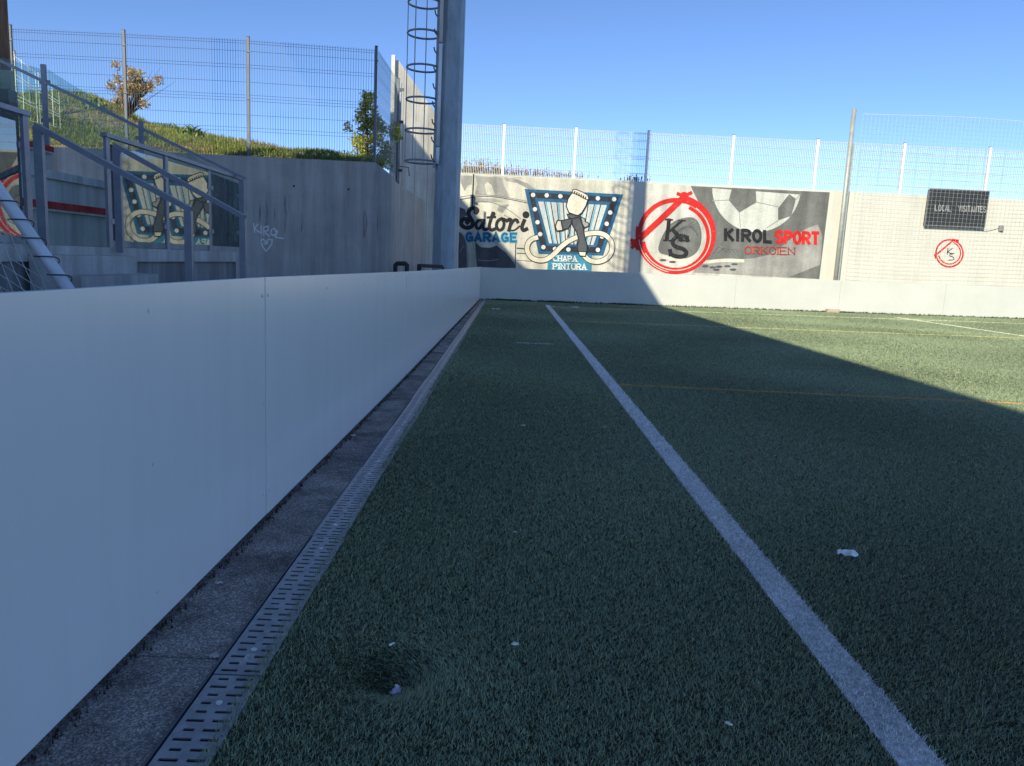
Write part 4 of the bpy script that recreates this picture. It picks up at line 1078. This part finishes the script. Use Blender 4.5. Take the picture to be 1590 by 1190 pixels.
# brown corner column seen at the frame's edge
cq = at(4, 120, Y=11.6)
cc = empty('corner_column', (cq.x, 11.75, 0), 'brown timber column on a pale plinth at upper left corner of stand', 'column')
zc = at(8, 75, Y=11.6).z; zd = at(8, 140, Y=11.6).z
xr_ = at(11, 60, Y=11.6).x
b = MB(); b.box((xr_-.5, 11.6, zc-.3), (xr_, 11.66, RZ-.02)); world_part(b, 'shaft', mat('brown_timber', (.20, .105, .055), .7, .35, 5, stretch=(4, 4, .4)), cc, bevel=.01)
b = MB(); b.box((xr_-.5, 11.58, zd), (xr_+.035, 11.67, zc-.302)); world_part(b, 'plinth', mat('pale_render', (.50, .46, .36), .8, .2, 4), cc, bevel=.01)
b = MB(); b.box((xr_-.6, 11.5, -.15), (xr_+.04, 11.7, zd-.002)); world_part(b, 'base', mat('dark_base', (.12, .10, .09), .8, .3, 4), cc)

# ------------------------------------------------------------------ glass guards and handrails
def rail_post(b, x, y_, z0, z1, wd=.055): b.bar((x, y_, z0), (x, y_, z1), wd, .03, (0, 1, 0))
def guard(label, pts, zbase, ztop, pane_gap=.07, group='glass guards of the grandstand'):
    root = empty('glass_guard', pts[0], label, 'railing', group)
    for p, zb, zt_ in zip(pts, zbase, ztop):
        b = MB(); d = (pts[-1]-pts[0]).normalized()
        b.bar(Vector((p.x, p.y, zb-.25)), Vector((p.x, p.y, zt_)), .07, .03, Vector((d.y, -d.x, 0))); world_part(b, 'post', M_RAIL, root)
    b = MB(); a, c_ = pts[0], pts[-1]
    dd = (c_-a).normalized()*.05
    b.bar(Vector((a.x, a.y, ztop[0]+.02))-Vector((dd.x, dd.y, 0)), Vector((c_.x, c_.y, ztop[-1]+.02))+Vector((dd.x, dd.y, 0)), .065, .04); world_part(b, 'handrail', M_RAIL, root)
    for i in range(len(pts)-1):
        p, q = pts[i], pts[i+1]; d = (q-p).normalized()*.05; nn = Vector((d.y, -d.x, 0)).normalized()*.005
        tw_ = nn.normalized()*(.004, -.014, .02, -.008)[i % 4]          # panes never hang quite parallel
        b = MB(); P0, P1 = p+d+tw_, q-d-tw_
        za0, za1 = zbase[i]+pane_gap, zbase[i+1]+pane_gap; zb0, zb1 = ztop[i]-.06, ztop[i+1]-.06
        b.prism([Vector((P0.x, P0.y, za0))-nn, Vector((P1.x, P1.y, za1))-nn, Vector((P1.x, P1.y, zb1))-nn, Vector((P0.x, P0.y, zb0))-nn], nn*2)
        pn = world_part(b, 'glass_pane', GLASS, root)
        for f in (.2, .8):
            for e_, za, zb, sg in ((P0, za0, zb0, 1), (P1, za1, zb1, -1)):
                c2_ = MB(); pc = Vector((e_.x, e_.y, za+(zb-za)*f)); c2_.bar(pc-d*.9*sg, pc+d*.5*sg, .03, .05); world_part(c2_, 'clamp', M_RAIL, pn)
    return root
def gy_(px_): return at(px_, 300, X=GX).y
V = Vector
guard('long level glass guard on the concrete ledge right of the stair opening', [V((GX, gy_(168), 0)), V((GX, gy_(258), 0)), V((GX, gy_(324), 0)), V((GX, gy_(374), 0))], [GZ]*4, [at(168, 214, X=GX).z, 2.13, 2.13, at(374, 280, X=GX).z])
guard('level glass guard at the left edge of the picture above the small goal', [V((GX, 1.6, 0)), V((GX, 3.2, 0)), V((GX, 4.8, 0)), V((GX, gy_(43), 0))], [GZ]*4, [at(42, 181, X=GX).z]*4)
# stair handrails (run down towards the pitch)
def stair_rail(label, Y, a, e, mid=None):
    root = empty('stair_handrail', (GX, Y, 0), label, 'handrail', 'sloping stair handrails of the grandstand')
    p, q = at(*a, Y=Y), at(*e, Y=Y)
    b = MB(); b.bar(p, q, .06, .045); world_part(b, 'handrail', M_RAIL, root)
    b = MB(); b.bar(V((p.x+.02, Y, GZ-.05)), V((p.x+.02, Y, p.z-.02)), .07, .04, (0, 1, 0)); world_part(b, 'post', M_RAIL, root)
    b = MB(); b.bar(V((q.x-.02, Y, -.1)), V((q.x-.02, Y, q.z-.01)), .06, .04, (0, 1, 0)); world_part(b, 'post', M_RAIL, root)
    return root
stair_rail('sloping stair handrail whose lower post stands before the middle of the level glass guard', 6.39, (55, 195), (296, 326))
stair_rail('sloping stair handrail whose lower end post stands against the graffiti wall', 7.67, (178, 226), (380, 338))
# end guard climbing the stand
eY = END+.06
def ez(x): return float(np.interp(x, [at(15, 70, Y=eY).x, at(375, 279, Y=eY).x], [at(15, 70, Y=eY).z, at(375, 279, Y=eY).z]))
exs = [at(375, 279, Y=eY).x, at(219, 190, Y=eY).x, at(67, 100, Y=eY).x, at(-60, 27, Y=eY).x]
guard('glass guard climbing the far end of the grandstand toward the brown column', [V((x, eY, 0)) for x in exs], [ez(x)-1.0 for x in exs], [ez(x) for x in exs])

# ------------------------------------------------------------------ small goal stored behind the board
gq = empty('small_goal', (-2.6, 4.4, 0), 'white tubular small goal with net stored behind the left board', 'goal')
M_GOAL = mat('white_goal_tube', (.66, .70, .76), .4, .08, 7)
gY = 4.5
a, e = at(0, 298, Y=gY), at(100, 441, Y=gY); d = (e-a); a2 = a-d*1.15; e2 = a+d*(a.z-.05)/(a.z-e.z)
FR = V((a2.x-.25, 0, 0))
b = MB()
for yy in (gY, gY-2.4):
    b.tube([V((e2.x, yy, .05)), V((a.x, yy, a.z)), V((a2.x, yy, a2.z))], .035, 12)
b.tube([V((e2.x, gY, .05)), V((e2.x, gY-2.4, .05))], .035, 12)
b.tube([V((a2.x, gY, a2.z)), V((a2.x, gY-2.4, a2.z))], .04, 12)
for yy in (gY, gY-2.4): b.tube([V((a2.x, yy, a2.z)), V((a2.x-.05, yy, .0))], .04, 12); b.tube([V((a2.x-.05, yy, .05)), V((e2.x, yy, .05))], .03, 10)
world_part(b, 'frame', M_GOAL, gq)
b = MB()
# side net: diamonds between tube, upright and ground bar
A0, A1, A2 = V((a2.x, gY, a2.z)), V((e2.x, gY, .06)), V((a2.x-.05, gY, .06))
def clip_line(p, dirx, tri_):
    ts = []
    for i in range(3):
        u, v_ = tri_[i], tri_[(i+1) % 3]; ex_, ez_ = v_.x-u.x, v_.z-u.z; den = dirx[0]*ez_-dirx[1]*ex_
        if abs(den) < 1e-9: continue
        t = ((u.x-p[0])*ez_-(u.z-p[1])*ex_)/den; s = ((u.x-p[0])*dirx[1]-(u.z-p[1])*dirx[0])/den
        if -1e-6 <= s <= 1+1e-6: ts.append(t)
    return (min(ts), max(ts)) if len(ts) >= 2 else None
for dirx in ((.35, -.94), (.86, -.5)):
    nn = (-dirx[1], dirx[0])
    for i in range(-60, 60):
        p = (A0.x+nn[0]*i*.062, A0.z+nn[1]*i*.062); c_ = clip_line(p, dirx, (A0, A1, A2))
        if c_ and c_[1]-c_[0] > .03:
            pts = [V((p[0]+dirx[0]*t, gY+.01+.012*math.sin(t*9+i), p[1]+dirx[1]*t)) for t in np.linspace(c_[0], c_[1], 7)]
            b.tube(pts, .0026, 3, False, cap=False)
world_part(b, 'net', mat('goal_net_cord', (.55, .56, .55), .8, .1, 9), gq)
b = MB()
for i in range(5):
    c_ = a.lerp(e, .15+.2*i); u = d.normalized(); 
    b.tube([c_+V((.03*math.cos(t)*u.z*-1, .039*math.sin(t), 0))+V((.036*math.cos(t)*-u.z, 0, .036*math.cos(t)*u.x))+u*.02*t for t in np.linspace(-2.4, 2.4, 10)], .004, 4)
world_part(b, 'net_tie', M_DARKST, gq)

# ------------------------------------------------------------------ dark handles behind the board
hy = 12.4
hh = empty('cart_handle', at(622, 420, Y=hy), 'short black inverted U handle showing above the white board', 'handle'); hh.location.z = 0
b = MB(); pts = [at(x, y_, Y=hy) for x, y_ in ((614, 440), (614, 411), (616, 409.5), (630, 409.5), (632, 411), (632, 440))]; pts[0].z = -.02; pts[-1].z = -.02
b.tube(pts, .036, 8); world_part(b, 'frame', M_BLACK, hh)
hb = empty('cart_handle', at(660, 416, Y=hy), 'long dark handle bar with block end lying above the board beside the pole', 'handle'); hb.location.z = 0
b = MB(); p0, p1 = at(651, 412.5, Y=hy), at(688, 414.5, Y=hy); b.tube([V((p0.x, hy, -.02)), V((p0.x, hy, p0.z+.02))], .035, 8); world_part(b, 'block_end', M_BLACK, hb)
b = MB(); b.bar(p0, p1, .05, .055); world_part(b, 'bar', mat('dark_maroon_bar', (.05, .035, .04), .5, .3, 12), hb)
b = MB(); b.tube([V((p1.x, hy, -.02)), V((p1.x, hy, p1.z))], .02, 8); world_part(b, 'leg', M_BLACK, hb)

# ------------------------------------------------------------------ litter and small things
def scrap(name, px_, py_, size, col, lab, cat, seed, flat=.35, asp=2.0, ang=0.0, dz=.03):
    r = random.Random(seed); p = gnd(px_, py_); p.z = float(ground_z(np.array(p.x), np.array(p.y)))+dz
    b = MB(); n = 7; vs = []
    for i in range(n):
        for j in range(4):
            u, v_ = (i/(n-1)-.5), (j/3-.5); e = 1-.5*abs(u*2)**2.5
            x, y_ = u*size*1.0, v_*size/asp*e
            vs.append((x*math.cos(ang)-y_*math.sin(ang), x*math.sin(ang)+y_*math.cos(ang), r.uniform(0, size*flat)))
    b.add(vs, [(i*4+j, i*4+j+1, (i+1)*4+j+1, (i+1)*4+j) for i in range(n-1) for j in range(3)])
    o = b.build(name, mat('scrap_'+name+str(seed), col, .6, .15, 60), None); o.location = p
    so2 = o.modifiers.new('thick', 'SOLIDIFY'); so2.thickness = .0012
    return tag(o, lab, cat)
scrap('crumpled_paper', 1314, 874, .075, (.92, .92, .95), 'crumpled white paper lying on the turf right of the touchline', 'paper', 1, .3, 2.4, -.15)
scrap('paper_scrap', 799, 1017, .021, (.92, .89, .80), 'small squarish white scrap on turf right of the dark hollow', 'paper', 2, .15, 1.2, .4)
scrap('cigarette_end', 608, 1016, .020, (.92, .89, .80), 'pale cigarette end on the far rim of the dark hollow', 'cigarette end', 3, .2, 2.6, .9)
scrap('cigarette_end', 617, 1063, .022, (.92, .89, .80), 'pale cigarette end lying inside the dark hollow in the turf', 'cigarette end', 4, .2, 2.8, -1.0)
scrap('plastic_tag', 614, 1091, .036, (.40, .38, .52), 'grey violet plastic tag on the near rim of the dark hollow', 'plastic tag', 5, .2, 2.0, 1.0)
scrap('paper_scrap', 1130, 1143, .018, (.92, .89, .80), 'tiny white scrap on near turf just left of the touchline', 'paper', 6, .2, 1.8, -.7)
scrap('paper_scrap', 812, 668, .030, (.92, .89, .80), 'small white scrap midway along the turf between drain and touchline', 'paper', 7, .2, 1.5, .2)
scrap('dry_leaf', 936, 672, .05, (.30, .27, .18), 'dull curled leaf on turf close left of the touchline', 'leaf', 8, .3, 1.8, .1)
scrap('paper_scrap', 770, 482.5, .20, (.92, .89, .80), 'white scrap far away near the end of the drain', 'paper', 9, .08, 2.2, 0)
scrap('paper_scrap', 799, 838, .018, (.52, .50, .40), 'pale speck on turf straight behind the dark hollow', 'paper', 10, .15, 1.2, .4)
scrap('pebble_chip', 340, 908, .022, (.55, .54, .50), 'white chip on the concrete strip beside the board', 'stone', 11, .3, 1.4, .4, .004)
scrap('pebble_chip', 333, 1022, .026, (.42, .41, .39), 'pale chip on the concrete strip against the drain', 'stone', 12, .3, 1.5, .2, .004)
scrap('plastic_shred', 384, 1040, .045, (.42, .43, .44), 'clear plastic shred where the second drain grate meets the turf', 'plastic', 13, .4, 2.0, .9, .02)
scrap('pebble_chip', 549, 678, .03, (.50, .49, .46), 'white chip on the strip farther along beside the board', 'stone', 14, .3, 1.6, .4, .004)
# pale block at the foot of the end boards and moss along it
q = gnd(1290, 485); bk = MB(); z0 = crown(q.x)
xa, xb_ = at(1281, 480, Y=BACK_Y).x, at(1301, 480, Y=BACK_Y).x
bk.box((xa, BACK_Y-.16, z0-.01), (xb_, BACK_Y-.012, z0+.10)); o = bk.build('kerb_block', mat('pink_block', (.45, .36, .28), .9, .25, 9), None, .01); tag(o, 'pale pinkish block lying against the foot of the end board', 'block')
r = np.random.default_rng(21); n = 4200
mxs = np.concatenate([r.uniform(-.6, 18, 2500), r.normal(.1, .35, 500), r.normal(1.4, .3, 500), r.normal(3.3, .25, 400), r.normal(9.3, .5, 300)])[:n]; n = len(mxs)
mys = BACK_Y-.02-np.abs(r.normal(0, .05, n)); mys = np.minimum(mys, BACK_Y-.012)
tufts(n, mxs, mys, crown_arr(mxs) if False else .0095*np.maximum(0, mxs), .06, .04, [(.045, .075, .025), (.06, .085, .03), (.10, .10, .04)], 'moss', 'dark moss and stray grass along the foot of the end board', 'moss', r)
r = np.random.default_rng(22); n = 2600
mys = r.uniform(1.0, 21, n)**1.0; mxs = np.array([XB(v_) for v_ in mys])+.004+np.abs(r.normal(0, .012, n))
tufts(n, mxs, mys, np.zeros(n)+.012, .004, .010, [(.05, .045, .035), (.08, .065, .045), (.05, .06, .03)], 'dirt_line', 'dark dirt and moss in the joint under the left board', 'dirt', r)
